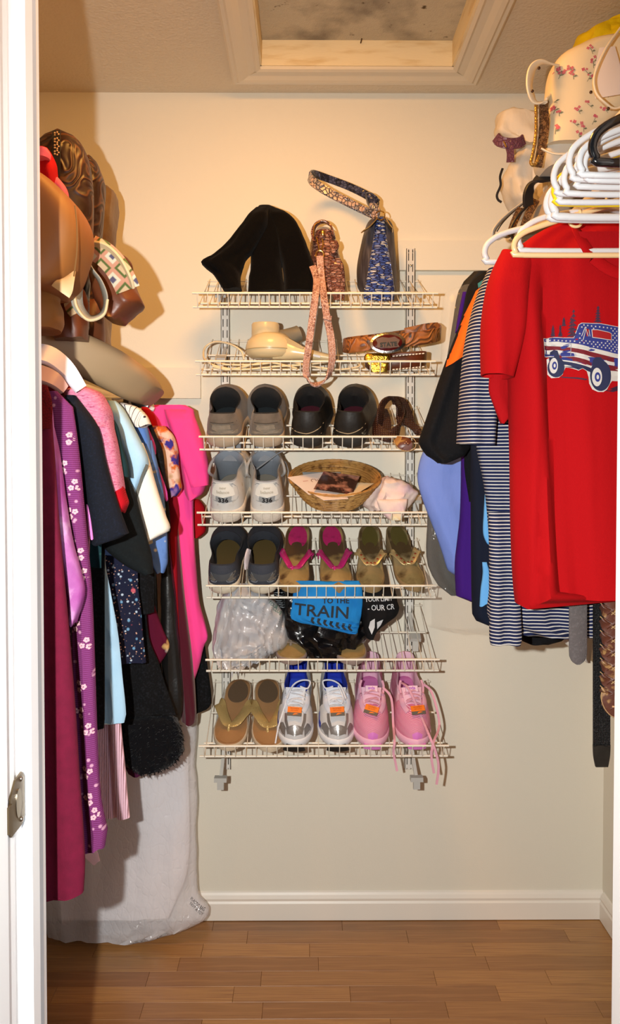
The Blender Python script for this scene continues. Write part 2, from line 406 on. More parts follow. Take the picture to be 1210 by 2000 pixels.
sp = thing('strike_plate', 'brushed bronze door strike plate let into the white left jamb', 'strike plate', (j, .98, .95))
brz = M('bronze_plate', '7A6A50', 0.33, 1.0, bump=('fine', 300, .1, (1, 1, 12)))
zc_ = .952; pl = []
for (y, z) in ((.955, -.024), (.960, -.031), (.998, -.031), (1.006, -.024), (1.006, .026), (.998, .034), (.975, .032), (.958, .016)): pl.append((y, zc_ + z))
MB().rings([[Vector((j + .0005, y, z)) for y, z in pl], [Vector((j + .0028, y, z)) for y, z in pl]]).build('plate', brz, sp, smooth=False)
MB().rings([[Vector((j + .0062 + .004 * k, y - .002, z)) for y, z in ((.945, zc_ - .02), (.957, zc_ - .024), (.957, zc_ + .012), (.945, zc_ + .012))] for k in (-1, 0)]).build('strike_lip', brz, sp, smooth=False)
MB().rings([[Vector((j + .0029, .985 + .009 * math.cos(a), zc_ + .018 * math.sin(a))) for a in [k * PI / 8 for k in range(16)]], [Vector((j + .0034, .985 + .009 * math.cos(a), zc_ + .018 * math.sin(a))) for a in [k * PI / 8 for k in range(16)]]]).build('latch_hole', M('plate_bright', 'C8C4BC', .25, 1.0), sp)
for dz in (-.024, .026): MB().ball((j + .003, .995, zc_ + dz), .0034, 6, sx=.5).build('screw', M('screw_steel', 'B8B4AC', .25, 1.0), sp)

# baseboards
bpf = [(0, 0), (.013, 0), (.013, .050), (.0095, .056), (.0115, .064), (.008, .074), (.0045, .080), (0, .083)]
struct(MB().rings([[Vector((x, YB - d, z + .002)) for d, z in bpf] for x in (XL, XR)]).build('baseboard_back', trimm, smooth=False))
struct(MB().rings([[Vector((XR - d, y, z + .002)) for d, z in bpf] for y in (YF + .09, YB - .013)]).build('baseboard_right', trimm, smooth=False))
struct(MB().rings([[Vector((XL + d, y, z + .002)) for d, z in bpf] for y in (YF + .09, YB - .013)]).build('baseboard_left', trimm, smooth=False))
# shelf cleats painted like the wall
def cleat(name, a, b, m=wallm): struct(MB().box(a, b).build(name, m, smooth=False))
zl0, zl1 = W(300, 778, 2.385).z, W(300, 718, 2.385).z
cleat('trim_4', (XL, YB - .019, zl0), (W(392, 750, 2.39).x, YB, zl1)); cleat('trim_5', (XL, YF + .09, zl0), (XL + .019, YB - .019, zl1))
zr0, zr1 = W(850, 528, 2.385).z, W(850, 470, 2.385).z
cleat('trim_6', (W(776, 500, 2.39).x, YB - .019, zr0), (XR, YB, zr1)); cleat('trim_7', (XR - .019, YF + .09, zr0), (XR, YB - .019, zr1))
shm = M('shelf_board', 'E4D8C2', .5, bump=('noise', 20, .05))
for nm, x0, x1, z, lb in (('hanging_shelf', XL, XL + .30, zl1, 'long painted shelf board under the handbags on the left wall'), ('hanging_shelf', XR - .30, XR, zr1, 'long painted shelf board under the handbags on the right wall')):
    tag(MB().box((x0 + .001, YF + .09, z), (x1 - .001, YB - .001, z + .018)).build(nm, shm, smooth=False), lb, 'shelf')
rodm = M('rod_paint', 'E8E2D6', .35)
RXL, RZL, RXR, RZR = -0.545, 1.545, 0.59, 1.905
for x, z, lb in ((RXL, RZL, 'white clothes rod carrying the garments on the left'), (RXR, RZR, 'white clothes rod carrying the garments on the right')):
    rd = thing('clothes_rod', lb, 'rod', (x, YB, z))
    MB().tube([(x, YF + .087, z), (x, YB - .0005, z)], .0155, 14).build('rod', rodm, rd)
    MB().lathe([(.012, 0), (.028, 0), (.028, .006), (.019, .010), (.019, .018)], (x, YB - .0003, z), 20, (0, -1, 0)).build('rod_socket', M('socket_plastic', '2A2622', .4) if x < 0 else rodm, rd)

# laminate floor: strips of three-strip boards, each its own plank
flm = M('plank_wood', 'B08048', 0.36, coat=.12, layers=[('random', 1, .5, .5, '865A30'), ('noise', 4, .60, .12, 'A87848', (1.0, 14, 1)), ('fine', 12, .58, .14, '86582F', (.5, 18, 1))], bump=('fine', 60, .05, (.5, 8, 1)))
fl = struct(MB().box((XL - .6, -.5, -.03), (XR + .6, YB + .1, -.006)).build('floor', M('floor_base', '7A4E2C', .5), smooth=False)); 
rnd = random.Random(11); y = YB; ry = 0; meshes = {}
rows_y = []
while y > 1.50:
    rows_y.append((y - .0615, y)); y -= .0625
for (ya, yb) in rows_y:
    x = XL - rnd.random() * .4
    while x < XR:
        ln = rnd.choice((.30, .38, .46)); a = max(x, XL); b = min(x + ln, XR); x += ln
        if b - a < .03: continue
        key = round(b - a, 3)
        if key not in meshes:
            l = (b - a) / 2 - .0003; h = (yb - ya) / 2 + .0003; e = .0004
            mb = MB().rings([[Vector((sx * (l - q), sy * (h - q), z)) for sx, sy in ((-1, -1), (1, -1), (1, 1), (-1, 1))] for q, z in ((0, -.006), (0, -.0005), (e, 0))])
            me = bpy.data.meshes.new('plank'); me.from_pydata([tuple(p) for p in mb.v], [], mb.f); me.materials.append(flm); meshes[key] = me
        o = bpy.data.objects.new('plank', meshes[key]); COL.objects.link(o); o.parent = fl
        o.location = Vector(((a + b) / 2, (ya + yb) / 2, 0)) - fl.location

# ---------------------------------------------------------------- slanted wire shoe shelves
TH = math.radians(26); DU = Vector((0, math.cos(TH), math.sin(TH))); DN = Vector((0, -math.sin(TH), math.cos(TH)))
YSB = 2.117; wirem = M('shelf_vinyl', 'E6E0D0', 0.38)
SH = [(600, 375, 855), (732, 381, 850), (878, 388, 852), (1025, 384, 852), (1167, 402, 852), (1310, 401, 858), (1477, 388, 876)]
SO = []
ordn = ['top', 'second', 'third', 'fourth, middle', 'fifth', 'sixth', 'bottom']
holds = ['holding the black boots and two crocodile purses', 'holding the hair dryer and tooled belts', 'holding the taupe and black slip-on shoes', 'holding the white sneakers and wicker basket', 'holding the navy shoes and pink sandals', 'holding the plastic bags', 'lowest, holding the pink and white sneakers']
for i, (pb, l, r) in enumerate(SH):
    xl = W(l, pb, 2.1).x; xr = W(r, pb, 2.1).x; z = W(615, pb, YSB).z
    B = Vector((0, YSB, z)); SO.append(B)
    s = thing('wire_shelf', 'slanted white wire shoe shelf ' + holds[i], 'shelf', ((xl + xr) / 2, YSB, z), group=None)
    Fp = B + DN * .0365
    def rail(nm, p, r_, inset=0.0):
        MB().tube([Vector((xl + inset, p.y, p.z)), Vector((xr - inset, p.y, p.z))], r_, 8).build(nm, wirem, s)
    rail('lip_rail', Fp + DN * .0, .0030); rail('front_rail', B, .0030); rail('middle_rail', B + DU * .05 - DN * .004, .0028, .006)
    rail('center_rail', B + DU * .165 - DN * .004, .0026, .01)
    rail('back_rail', B + DU * .292 - DN * .004, .0028, .006)
    nw = 24; dx = (xr - xl - .026) / (nw - 1); me0 = None
    for q in range(nw):
        x = xl + .013 + q * dx
        if me0 is None:
            o = MB().tube([Vector((x, p.y, p.z)) for p in (Fp + DU * -.003, B - DU * .0035 + DN * .004, B - DU * .002 , B + DU * .298)], .00125, 6).build('deck_wire', wirem, s); me0 = o
        else:
            c = me0.copy(); COL.objects.link(c); c.parent = s; c.location = me0.location + Vector((q * dx, 0, 0))
def shm_(i, x, sdist, yaw=0.0, lift=.0015):
    B = SO[i]
    return Matrix.Translation(Vector((x, B.y, B.z)) + DU * sdist + DN * lift) @ Matrix.Rotation(TH, 4, 'X') @ Matrix.Rotation(math.radians(yaw), 4, 'Z')
def sx(i, px, s=0.03): B = SO[i]; return W(px, 900, (B + DU * s).y).x
# slotted standards and brackets
stm = M('standard_enamel', 'DAD8D0', .4, bump=('noise', 30, .03)); drk = M('slot_dark', '3A352C', .9)
for (px0, ptop, lb) in ((441, 540, 'slotted white wall standard on the left side of the shoe shelves'), (799, 487, 'slotted white wall standard on the right side of the shoe shelves')):
    x = W(px0, 1000, 2.38).x; zt = W(px0, ptop, 2.38).z; zb = W(px0, 1500, 2.38).z; yb_ = YB - (.020 if True else 0)
    t = thing('wall_standard', lb, 'shelf standard', (x, YB, zb))
    # channel: two slotted webs built as face strips between slots
    face = MB(); hw = .0125; yf = YB - .0195 - .011; z = zb; sl = MB()
    face.box((x - hw, yf, zb), (x - hw + .0015, YB - (.0195 if px0 > 600 and False else .0), zt)); face.box((x + hw - .0015, yf, zb), (x + hw, YB, zt))
    for (a, b) in ((-hw, -.0072), (-.0046, .0046), (.0072, hw)): face.box((x + a, yf, zb), (x + b, yf + .0015, zt))
    z = zb + .004
    while z < zt:
        for (a, b) in ((-.0072, -.0046), (.0046, .0072)): face.box((x + a, yf, max(zb, z)), (x + b, yf + .0015, min(zt, z + .010)))
        z += .032
    for (a, b) in ((-.0072, -.0046), (.0046, .0072)): face.box((x + a, yf, zt - .012), (x + b, yf + .0015, zt))
    face.build('channel', stm, t, smooth=False)
    MB().box((x - .009, yf + .004, zb + .002), (x + .009, yf + .005, zt - .002)).build('channel_back', drk, t, smooth=False)
    for zs in (zt - .05, zb + .35, zb + .62):
        MB().ball((x, yf - .0005, zs), .0038, 6, sy=.5).build('screw', M('screw_steel', 'B8B4AC', .25, 1.0), t)
    for i in range(7):
        B = SO[i]; yy = yf - .001
        br = thing('shelf_bracket', ('white steel bracket ' + ('left' if px0 < 600 else 'right') + ' end, under the shelf ' + holds[i].replace('lowest, ', '')), 'bracket', (x, yy, B.z))
        R = []; arm = MB()
        for (y_, z_, h) in [(yy - .002, B.z + .100, .020), (yy - .022, B.z + .088, .020), (yy - .06, B.z + .069, .014), (2.250, B.z + .052, .010)]: R.append([Vector((x + a, y_ + b * .6, z_ + b)) for a, b in ((-.0045, -h / 2), (.0045, -h / 2), (.0045, h / 2), (-.0045, h / 2))])
        arm.rings(R).build('bracket_arm', stm, br, smooth=False)
        cm = MB().box((x - .015, -.012, -.010), (x + .015, .012, .0005)); cm.v = [Vector((p.x, 0, 0)) + B + DU * (.143 + p.y) + DN * p.z for p in cm.v]
        cm.build('end_clip', M('clip_grey', 'B9B8B2', .45), br, smooth=False)
        MB().box((x - .008, 2.238, B.z + .022), (x + .008, 2.252, B.z + .050)).build('clip_foot', M('clip_grey', 'B9B8B2', .45), br, smooth=False)
    z = SO[6].z
    br = thing('shelf_bracket', 'empty white steel bracket below the bottom shoe shelf on the ' + ('left' if px0 < 600 else 'right'), 'bracket', (x, yf, z))
    R = []
    for (y_, z_, h) in [(yf - .003, z + .050, .020), (yf - .022, z + .030, .024), (yf - .060, z - .030, .022), (yf - .100, z - .072, .018), (2.212, z - .098, .015)]: R.append([Vector((x + a, y_ + b * .6, z_ + b)) for a, b in ((-.0045, -h / 2), (.0045, -h / 2), (.0045, h / 2), (-.0045, h / 2))])
    MB().rings(R).build('bracket_arm', stm, br, smooth=False)
    MB().box((x - .017, 2.198, z - .102), (x + .017, 2.220, z - .090)).build('end_clip', M('clip_grey', 'B9B8B2', .45), br, smooth=False)
    MB().box((x - .009, 2.202, z - .124), (x + .009, 2.214, z - .103)).build('clip_foot', M('clip_grey', 'B9B8B2', .45), br, smooth=False)

# ---------------------------------------------------------------- shoes on the shelves
HW = [(0, .0), (.012, .38), (.04, .60), (.09, .74), (.18, .80), (.32, .76), (.45, .78), (.58, .92), (.70, 1.0), (.80, .96), (.89, .78), (.95, .56), (.985, .30), (1, 0)]
def hw(t):
    for (a, p), (b, q) in zip(HW, HW[1:]):
        if t <= b:
            u = (t - a) / (b - a); return p + (q - p) * u
    return 0
def foot(y0, y1, wd, z, side=0.0, n=22, zf=None, full=None, xf=None):
    """closed outline; width read from the whole foot of length full so slices stay on the last"""
    L_ = []; 
    for k in range(n + 1):
        t = 0.5 - 0.5 * math.cos(PI * k / n); L_.append(t)
    ring = []
    for sgn, ts in ((1, L_), (-1, L_[::-1][1:-1])):
        for t in ts:
            h = hw(t) * wd / 2; y = y0 + (y1 - y0) * t
            x = sgn * h + side * (math.sin(PI * min(1, max(0, t))) * .5) * wd
            ring.append(Vector((x, y, z + (zf(t) if zf else 0))))
    return ring
def shoe(i, px, s, yaw, label, L=.275, Wd=.098, up='AAAAAA', sole='DDDDDD', lining='222222', Hh=.075, Hf=.095, group=None, solh=.028, collar=(.0, .47), name='shoe', side=0.06, upm=None, solm=None, insole=None, collarw=.62, dip=.018, toe=.010):
    t = thing(name, label, 'shoe', mat=shm_(i, sx(i, px, s), s + (L if abs(yaw) > 90 else 0), yaw), group=group)
    zt = lambda u: toe * max(0, (u - .6) / .4) ** 2
    solem = solm or M('sole_' + sole, sole, .6, bump=('fine', 200, .2))
    mb = MB().rings([foot(.004, L - .006, Wd * .90, .0, side, zf=zt), foot(0, L, Wd * .99, .006, side, zf=zt), foot(-.002, L + .002, Wd * 1.03, solh * .6, side, zf=zt), foot(0, L, Wd * 1.0, solh, side, zf=zt), foot(.004, L - .004, Wd * .95, solh + .002, side, zf=zt)])
    mb.build('sole', solem, t, local=True)
    # upper: slices from the sole to the collar
    c0, c1 = collar; R = []; K = 12
    for k in range(K + 1):
        f = k / K
        y0 = .003 + c0 * L * f + .004 * math.sin(PI * f) * -1
        y1 = L * (1 - .012) - L * (1 - .012 - c1) * (1 - math.sqrt(max(0, 1 - f ** 1.55)) if f < 1 else 1)
        wd = Wd * (.98 + .02 * math.sin(PI * f)) * (1 - (1 - collarw) * f ** 1.6)
        top = lambda u, f=f: zt(u) * (1 - f) + f * f * ((Hf - Hh) * u - dip * math.sin(PI * u) ** 1.0)
        R.append(foot(y0, y1, wd, solh - .003 + (Hh - solh) * f, side, zf=top))
    upper = MB().rings(R, True, False); upm_ = upm or M('upper_' + up, up, .75, bump=('fine', 300, .3))
    outer = MB().rings(R, False, False)
    ring = R[-1]; c = sum(ring, Vector()) / len(ring)
    lin_ = [ring, [c + (p - c) * .95 + Vector((0, 0, .002)) for p in ring], [c + (p - c) * .88 - Vector((0, 0, .004)) for p in ring], [c + (p - c) * .86 - Vector((0, 0, .02)) for p in ring]]
    c1r = foot(.012 + c0 * L, L * (c1 + .22), Wd * .66, solh + .006, side); lin_.append(c1r)
    outer.build('upper', upm_, t, local=True)
    MB().rings(lin_, False, True).build('lining', M('lining_' + lining, lining, .9, bump=('fine', 400, .3)), t, local=True)
    if insole: MB().rings([foot(.016, L * (c1 + .21), Wd * .64, solh + .0075, side), foot(.018, L * (c1 + .205), Wd * .62, solh + .0095, side)], True, 'strip').build('insole', M('insole_' + insole, insole, .8), t, local=True)
    t['_'] = 0; del t['_']
    return t, outer
def on_heel(sh, t, poly=None, txt=None, mat=None, name='heel_patch', size=.02, cz=.05, dx=0.0, off=.0012, cuts=2):
    b = sh.bvh()
    if poly: v, f = shape2d(poly, cuts)
    else: v, f = text2d(txt, size, .0006)
    decal(b, v, f, (dx, 0, cz), (1, 0, 0), (0, 0, 1), (0, 1, 0), off).build(name, mat, t, local=True)
def seam(sh, t, pts, mat, r=.0009, d=(0, 1, 0), name='seam', org=(0, 0, 0), axu=(1, 0, 0), axv=(0, 0, 1)):
    b = sh.bvh(); P = crv([Vector((p[0], p[1], 0)) for p in pts], 5)
    dv = Vector(d); q = []
    for p in P:
        o_ = Vector(org) + Vector(axu) * p.x + Vector(axv) * p.y; h = b.ray_cast(o_ - dv * .3, dv, .6)
        if h[0] is not None and h[3] < .3 + .075: q.append(h[0] - dv * .0003)
    if len(q) > 2: MB().tube(q, r, 5).build(name, mat, t, local=True)

# third shelf, left: taupe suede slip-ons, heels towards the room
tsu = M('taupe_suede', '71665A', .95, layers=[('noise', 30, .55, .15, '5E554A')], bump=('fine', 500, .4), sheen=.2)
stit = M('stitch_tan', 'A8977C', .8); dkst = M('stitch_dark', '3C352C', .8)
for k, (px, yaw, lb) in enumerate(((434, -1, 'taupe suede slip-on shoe at the left end of the third shelf, heel facing out'), (520, 3, 'taupe suede slip-on shoe next to the black pair on the third shelf, heel facing out'))):
    t, sh = shoe(2, px, .006, yaw, lb, L=.268, Wd=.117, up='8D7F6C', upm=tsu, sole='B09C84', lining='17181A', Hh=.096, Hf=.122, group='taupe slip-on pair', insole='2C3438', collar=(.02, .50), collarw=.72)
    seam(sh, t, [(-.062, .052), (-.045, .066), (0, .068), (.045, .066), (.062, .052)], dkst)
    on_heel(sh, t, [(-.046, .034), (-.05, .050), (-.046, .062), (-.02, .065), (.02, .065), (.046, .062), (.05, .050), (.046, .034), (.02, .040), (-.02, .040)], mat=M('suede_patch', '7C7262', .95, layers=[('noise', 60, .5, .2, '948878')], bump=('fine', 600, .5)), cz=0, off=.0018)
    seam(sh, t, [(-.052, .030), (-.040, .021), (0, .030), (.040, .021), (.052, .030)], dkst, .0022)
    b = sh.bvh()
    MB().tube([Vector((-.01, .02, .0)) + p for p in (Vector((-.02, .10, .094)), Vector((-.012, .105, .098)), Vector((-.016, .1, .104)))], .0008, 5).build('tag_thread', M('thread_white', 'E0E0E0', .7), t, local=True)
# third shelf, middle: black leather slip-ons
blk = M('black_leather', '1B1916', .45, layers=[('noise', 25, .58, .15, '2A2722')], bump=('noise', 120, .15))
for k, (px, yaw, lb) in enumerate(((597, -5, 'black leather slip-on shoe, left of its pair, wine insole, third shelf'), (677, -10, 'black leather slip-on shoe with a small S mark on its heel side, third shelf'))):
    t, sh = shoe(2, px, .006, yaw, lb, L=.275, Wd=.114, upm=blk, sole='2A2724', lining='0E0C0C', Hh=.100, Hf=.120, group='black slip-on pair', insole='5A1428', collar=(.02, .52), collarw=.74)
    seam(sh, t, [(-.058, .070), (-.045, .048), (0, .040), (.03, .050), (.058, .066)], M('stitch_cream', '9C9078', .7), .0011)
    seam(sh, t, [(-.058, .034), (0, .028), (.058, .040)], M('stitch_cream', '9C9078', .7), .0008)
    if k == 1: on_heel(sh, t, txt='S', mat=M('logo_grey', 'A09A88', .5), name='heel_logo', size=.022, cz=.034, dx=.040)
# fourth shelf: white and grey running shoes, heels out
wlea = M('white_leather', 'D6D3CE', .55, layers=[('noise', 12, .6, .1, 'C6BFB4'), ('noise', 40, .66, .05, 'B7A994')], bump=('noise', 90, .12))
for k, (px, yaw, lb) in enumerate(((438, -4, 'grey-white running shoe numbered 336 at the left end of the fourth shelf'), (522, 4, 'grey-white running shoe numbered 336 beside the wicker basket, grey lace over it'))):
    t, sh = shoe(3, px, .004, yaw, lb, L=.285, Wd=.112, upm=wlea, solm=M('cream_midsole', 'D8CDBE', .7, layers=[('noise', 30, .6, .1, 'BBAE9C')], bump=('noise', 160, .5)), lining='7E8690', Hh=.122, Hf=.150, group=None, insole='8C8476', collar=(.0, .48), collarw=.72, dip=.004, solh=.036)
    up_ = lambda P_: [(x, y * 1.28 + .016) for x, y in P_]; pt = up_([(-.038, .046), (-.034, .040), (0, .034), (.034, .040), (.038, .046), (.034, .066), (.022, .082), (-.022, .082), (-.034, .066)])
    on_heel(sh, t, pt, mat=M('grey_patch', '9A9B9A', .6), cz=0, off=.0015)
    on_heel(sh, t, up_([(-.030, .053), (0, .049), (.030, .053), (.027, .066), (.017, .079), (-.017, .079), (-.027, .066)]), mat=M('white_badge', 'E6E0D4', .4), name='heel_badge', cz=0, off=.004)
    on_heel(sh, t, txt='336', mat=M('print_black', '15151A', .5), name='model_number', size=.018, cz=.0705, off=.0045)
    on_heel(sh, t, txt='new', mat=M('badge_letters', 'C2BAAA', .5), name='badge_lettering', size=.010, cz=.106, off=.0055)
    on_heel(sh, t, txt='balance', mat=M('badge_letters', 'C2BAAA', .5), name='badge_lettering', size=.011, cz=.094, off=.0055)
    # padded tongue standing up behind the opening, stitched label
    T = [Vector((0, .125, .120)), Vector((0, .138, .145)), Vector((0, .142, .165)), Vector((0, .140, .180))]
    MB().ribbon(T, (1, 0, 0), [.050, .058, .058, .044], .010, 5).build('tongue', M('tongue_grey', '7E8288', .8, bump=('fine', 300, .3)), t, local=True)
    MB().box((-.017, .1315, .145), (.012, .1335, .163)).build('tongue_label', M('label_pale', 'C9CCC8', .6), t, local=True, smooth=False)
    for q in (-1, 1):
        MB().tube([Vector((q * .044, .10, .088)), Vector((q * .050, .085, .108)), Vector((q * .043, .11, .128)), Vector((q * .020, .138, .142))], .004, 8, smooth=5).build('collar_padding', M('collar_grey', '9A9A98', .8), t, local=True)
        MB().tube([Vector((q * .036, .125, .112)), Vector((q * .052, .138, .110)), Vector((q * .060, .15, .085)), Vector((q * .062, .12, .06))], .0022, 6, smooth=5).build('lace', M('lace_grey', '85888C', .8), t, local=True)
    if k: MB().tube([Vector((-.030, .11, .10)), Vector((.0, .10, .128)), Vector((.03, .11, .146)), Vector((.055, .14, .15)), Vector((.03, .16, .165))], .0020, 6, smooth=6).build('lace', M('lace_grey', '85888C', .8), t, local=True)
# fifth shelf: navy slip-ons
nav = M('navy_nubuck', '3A3E48', .85, layers=[('noise', 14, .55, .15, '2C313C')], bump=('fine', 400, .4))
gsm = M('grey_suede', '6A645C', .95, bump=('fine', 500, .5))
for k, (px, yaw, lb) in enumerate(((433, -1, 'navy and grey slip-on shoe at the left end of the fifth shelf'), (512, 1, 'navy and grey slip-on shoe with a white sock liner showing, fifth shelf'))):
    t, sh = shoe(4, px, .010, yaw, lb, L=.290, Wd=.106, upm=nav, sole='CFC6B2', lining='20242C', Hh=.088, Hf=.102, group='navy slip-on pair', insole='5C4A22', collar=(.02, .56), collarw=.86, solh=.026, dip=.010)
    for q in (-1, 1):
        on_heel(sh, t, [(q * .052, .066), (q * .030, .064), (q * .014, .044), (q * .022, .038), (q * .045, .042), (q * .055, .046)], mat=gsm, cz=0, off=.0014, name='heel_overlay')
        seam(sh, t, [(q * .052, .040), (q * .022, .036), (q * .013, .043), (q * .028, .062)], M('stitch_grey', '9AA0A8', .7), .0007)
    on_heel(sh, t, [(-.030, .066), (-.012, .042), (.012, .042), (.030, .066), (.012, .062), (-.012, .062)], mat=M('heel_tab', '45484C', .6), cz=0, off=.0020)
    if k: MB().ribbon([Vector((-.040, .05, .050)), Vector((-.040, .06, .075)), Vector((-.036, .075, .094))], (0.4, 1, 0), [.03, .034, .02], .004, 5).jitter(.002, 60).build('sock_liner', M('liner_white', 'CFC8D0', .9), t, local=True)

# thong sandals
def sandal(i, px, s, yaw, label, L, Wd, group, bed, edge, strapm, heelm=None, heel=.030, sw=.016, tdrop=.0, post=.74, fan=.43, bedw=None, stud=None, lift=.0015, hh=.032):
    t = thing('sandal', label, 'sandal', mat=shm_(i, sx(i, px, s), s + (L if abs(yaw) > 90 else 0), yaw, lift), group=group)
    zz = lambda u: heel * max(0, 1 - u / .62) ** .8 + .012 * max(0, (u - .8) / .2) ** 2
    MB().rings([foot(.004, L - .003, Wd * .94, 0, .05, zf=lambda u: .012 * max(0, (u - .8) / .2) ** 2), foot(0, L, Wd, .004, .05, zf=lambda u: .3 * zz(u)), foot(0, L, Wd, .012, .05, zf=zz), foot(.003, L - .003, Wd * .95, .0155, .05, zf=zz)], True, 'strip').build('sole', edge, t, local=True)
    MB().rings([foot(.004, L - .004, Wd * .93, .0150, .05, zf=zz), foot(.006, L - .006, Wd * .90, .0170, .05, zf=zz)], True, 'strip').build('footbed', bed, t, local=True)
    if heelm:
        bw = (bedw or Wd * .6) / 2 * .88; hl = L * .165; hc = L * .205
        MB().rings([[Vector((bw * k_ * math.sin(a) * (1.06 - .12 * math.cos(a)), hc - hl * k_ * math.cos(a), z_ + .017 + zz((hc - hl * k_ * math.cos(a)) / L))) for a in [2 * PI * q / 28 for q in range(28)]] for k_, z_ in ((1, -.001), (.97, .0016))]).build('heel_pad', heelm, t, local=True)
    P = Vector((.005 * (1 if yaw > 0 else 1), L * post, .014)); top = P + Vector((0, -.014, .020))
    for q in (-1, 1):
        bz = lambda u: .017 + zz(u)
        A = Vector((q * Wd * .49, L * fan, bz(fan) - .010)); A2 = Vector((q * Wd * .47, L * (fan + .02), bz(fan) + .008))
        Bm = Vector((q * Wd * .30, L * (fan + (post - fan) * .45), bz(fan + .1) + .45 * hh)); Cc = Vector((q * Wd * .13, L * (fan + (post - fan) * .76), bz(post) + .5 * hh))
        MB().ribbon([A, A2, Bm, Cc, top], [Vector((0, 1, 0)), Vector((q * .2, 1, .1)), Vector((q, 1, .3)), Vector((q, 1, .1)), Vector((q, 1, 0))], [sw * 1.3, sw * 1.3, sw * 1.15, sw, sw * .45], .0028, 5).build('strap', strapm, t, local=True)
        if stud:
            C_ = crv([A2, Bm + Vector((0, 0, .003)), Cc + Vector((0, 0, .003)), top + Vector((0, 0, .002))], 5)
            for c_, p in enumerate(C_):
                if c_ % 3 == 1: MB().ball(p, .0034, 5, sz=.6).build('stone', stud, t, local=True)
    MB().tube([top + Vector((0, -.002, .001)), top + Vector((0, .006, -.006)), P], [.0042, .0032], 8, smooth=3).build('toe_post', strapm, t, local=True)
    return t
corkb = M('worn_footbed', '9C8658', .7, layers=[('noise', 9, .50, .12, '846A3A'), ('noise', 13, .53, .05, '46301A')], bump=('noise', 80, .2))
corke = M('cork_edge', '8A7450', .85, bump=('fine', 300, .4)); mag = M('magenta_patent', 'B8246E', .22, coat=.5)
magp = M('magenta_pad', 'A8205E', .4, layers=[('noise', 40, .6, .1, '7E1844')])
sandal(4, 583, .006, 176, 'magenta-strapped thong sandal beside the navy shoes, fifth shelf', .262, .088, 'magenta thong sandals', corkb, corke, mag, magp, sw=.017, bedw=.058, heel=.050)
sandal(4, 649, .006, -176, 'magenta-strapped thong sandal nearer the gold pair, fifth shelf', .262, .088, 'magenta thong sandals', corkb, corke, mag, magp, sw=.017, bedw=.058, heel=.050)
oli = M('olive_footbed', '77704E', .6, layers=[('noise', 9, .52, .1, '94805A'), ('noise', 14, .53, .06, '46361C')], bump=('noise', 80, .2))
gold = M('gold_trim', 'D8C08A', .30, .6, bump=('noise', 200, .2)); amb = M('amber_stone', '8A3010', .12, coat=.8)
sandal(4, 733, .006, 178, 'olive thong sandal with jewelled gold strap, left of its pair, fifth shelf', .258, .078, 'jewelled gold sandals', oli, corke, gold, M('olive_pad', '4E4820', .35), sw=.019, stud=amb, post=.66, heel=.050, bedw=.050)
sandal(4, 786, .008, -171, 'olive thong sandal with jewelled gold strap turned outwards, by the wall standard', .258, .078, 'jewelled gold sandals', oli, corke, gold, M('olive_pad', '4E4820', .35), sw=.019, stud=amb, post=.66, heel=.050, bedw=.050)
tanb = M('tan_footbed', '96704A', .6, layers=[('noise', 7, .55, .15, 'A88054')], bump=('fine', 300, .15)); crm = M('cream_edge', 'C9B9A0', .6)
gcr = M('gold_crackle', 'CFB273', .30, .35, bump=('edges', 260, .4)); bpd = M('brown_pad', '5E4A34', .85, bump=('fine', 400, .4))
sandal(6, 456, .008, 176, 'gold-strapped tan flip-flop at the left end of the bottom shelf', .262, .094, 'gold-strapped flip-flops', tanb, crm, gcr, bpd, sw=.026, heel=.012, post=.80, fan=.40, bedw=.062)
sandal(6, 513, .003, -176, 'gold-strapped tan flip-flop beside the white running shoe', .268, .094, 'gold-strapped flip-flops', tanb, crm, gcr, bpd, sw=.026, heel=.012, post=.80, fan=.40, bedw=.062)
# sixth shelf: a worn taupe sandal half under the black bag
sandal(5, 585, .010, 172, 'worn taupe sandal sticking out under the black plastic bag', .20, .088, None, corkb, M('taupe_edge', '8E7C74', .8), M('taupe_strap', '7E6E60', .7), sw=.02)
sandal(5, 676, .010, -174, 'taupe sandal almost hidden beneath the black plastic bag', .20, .088, None, corkb, M('taupe_edge', '8E7C74', .8), M('taupe_strap', '7E6E60', .7), sw=.02)

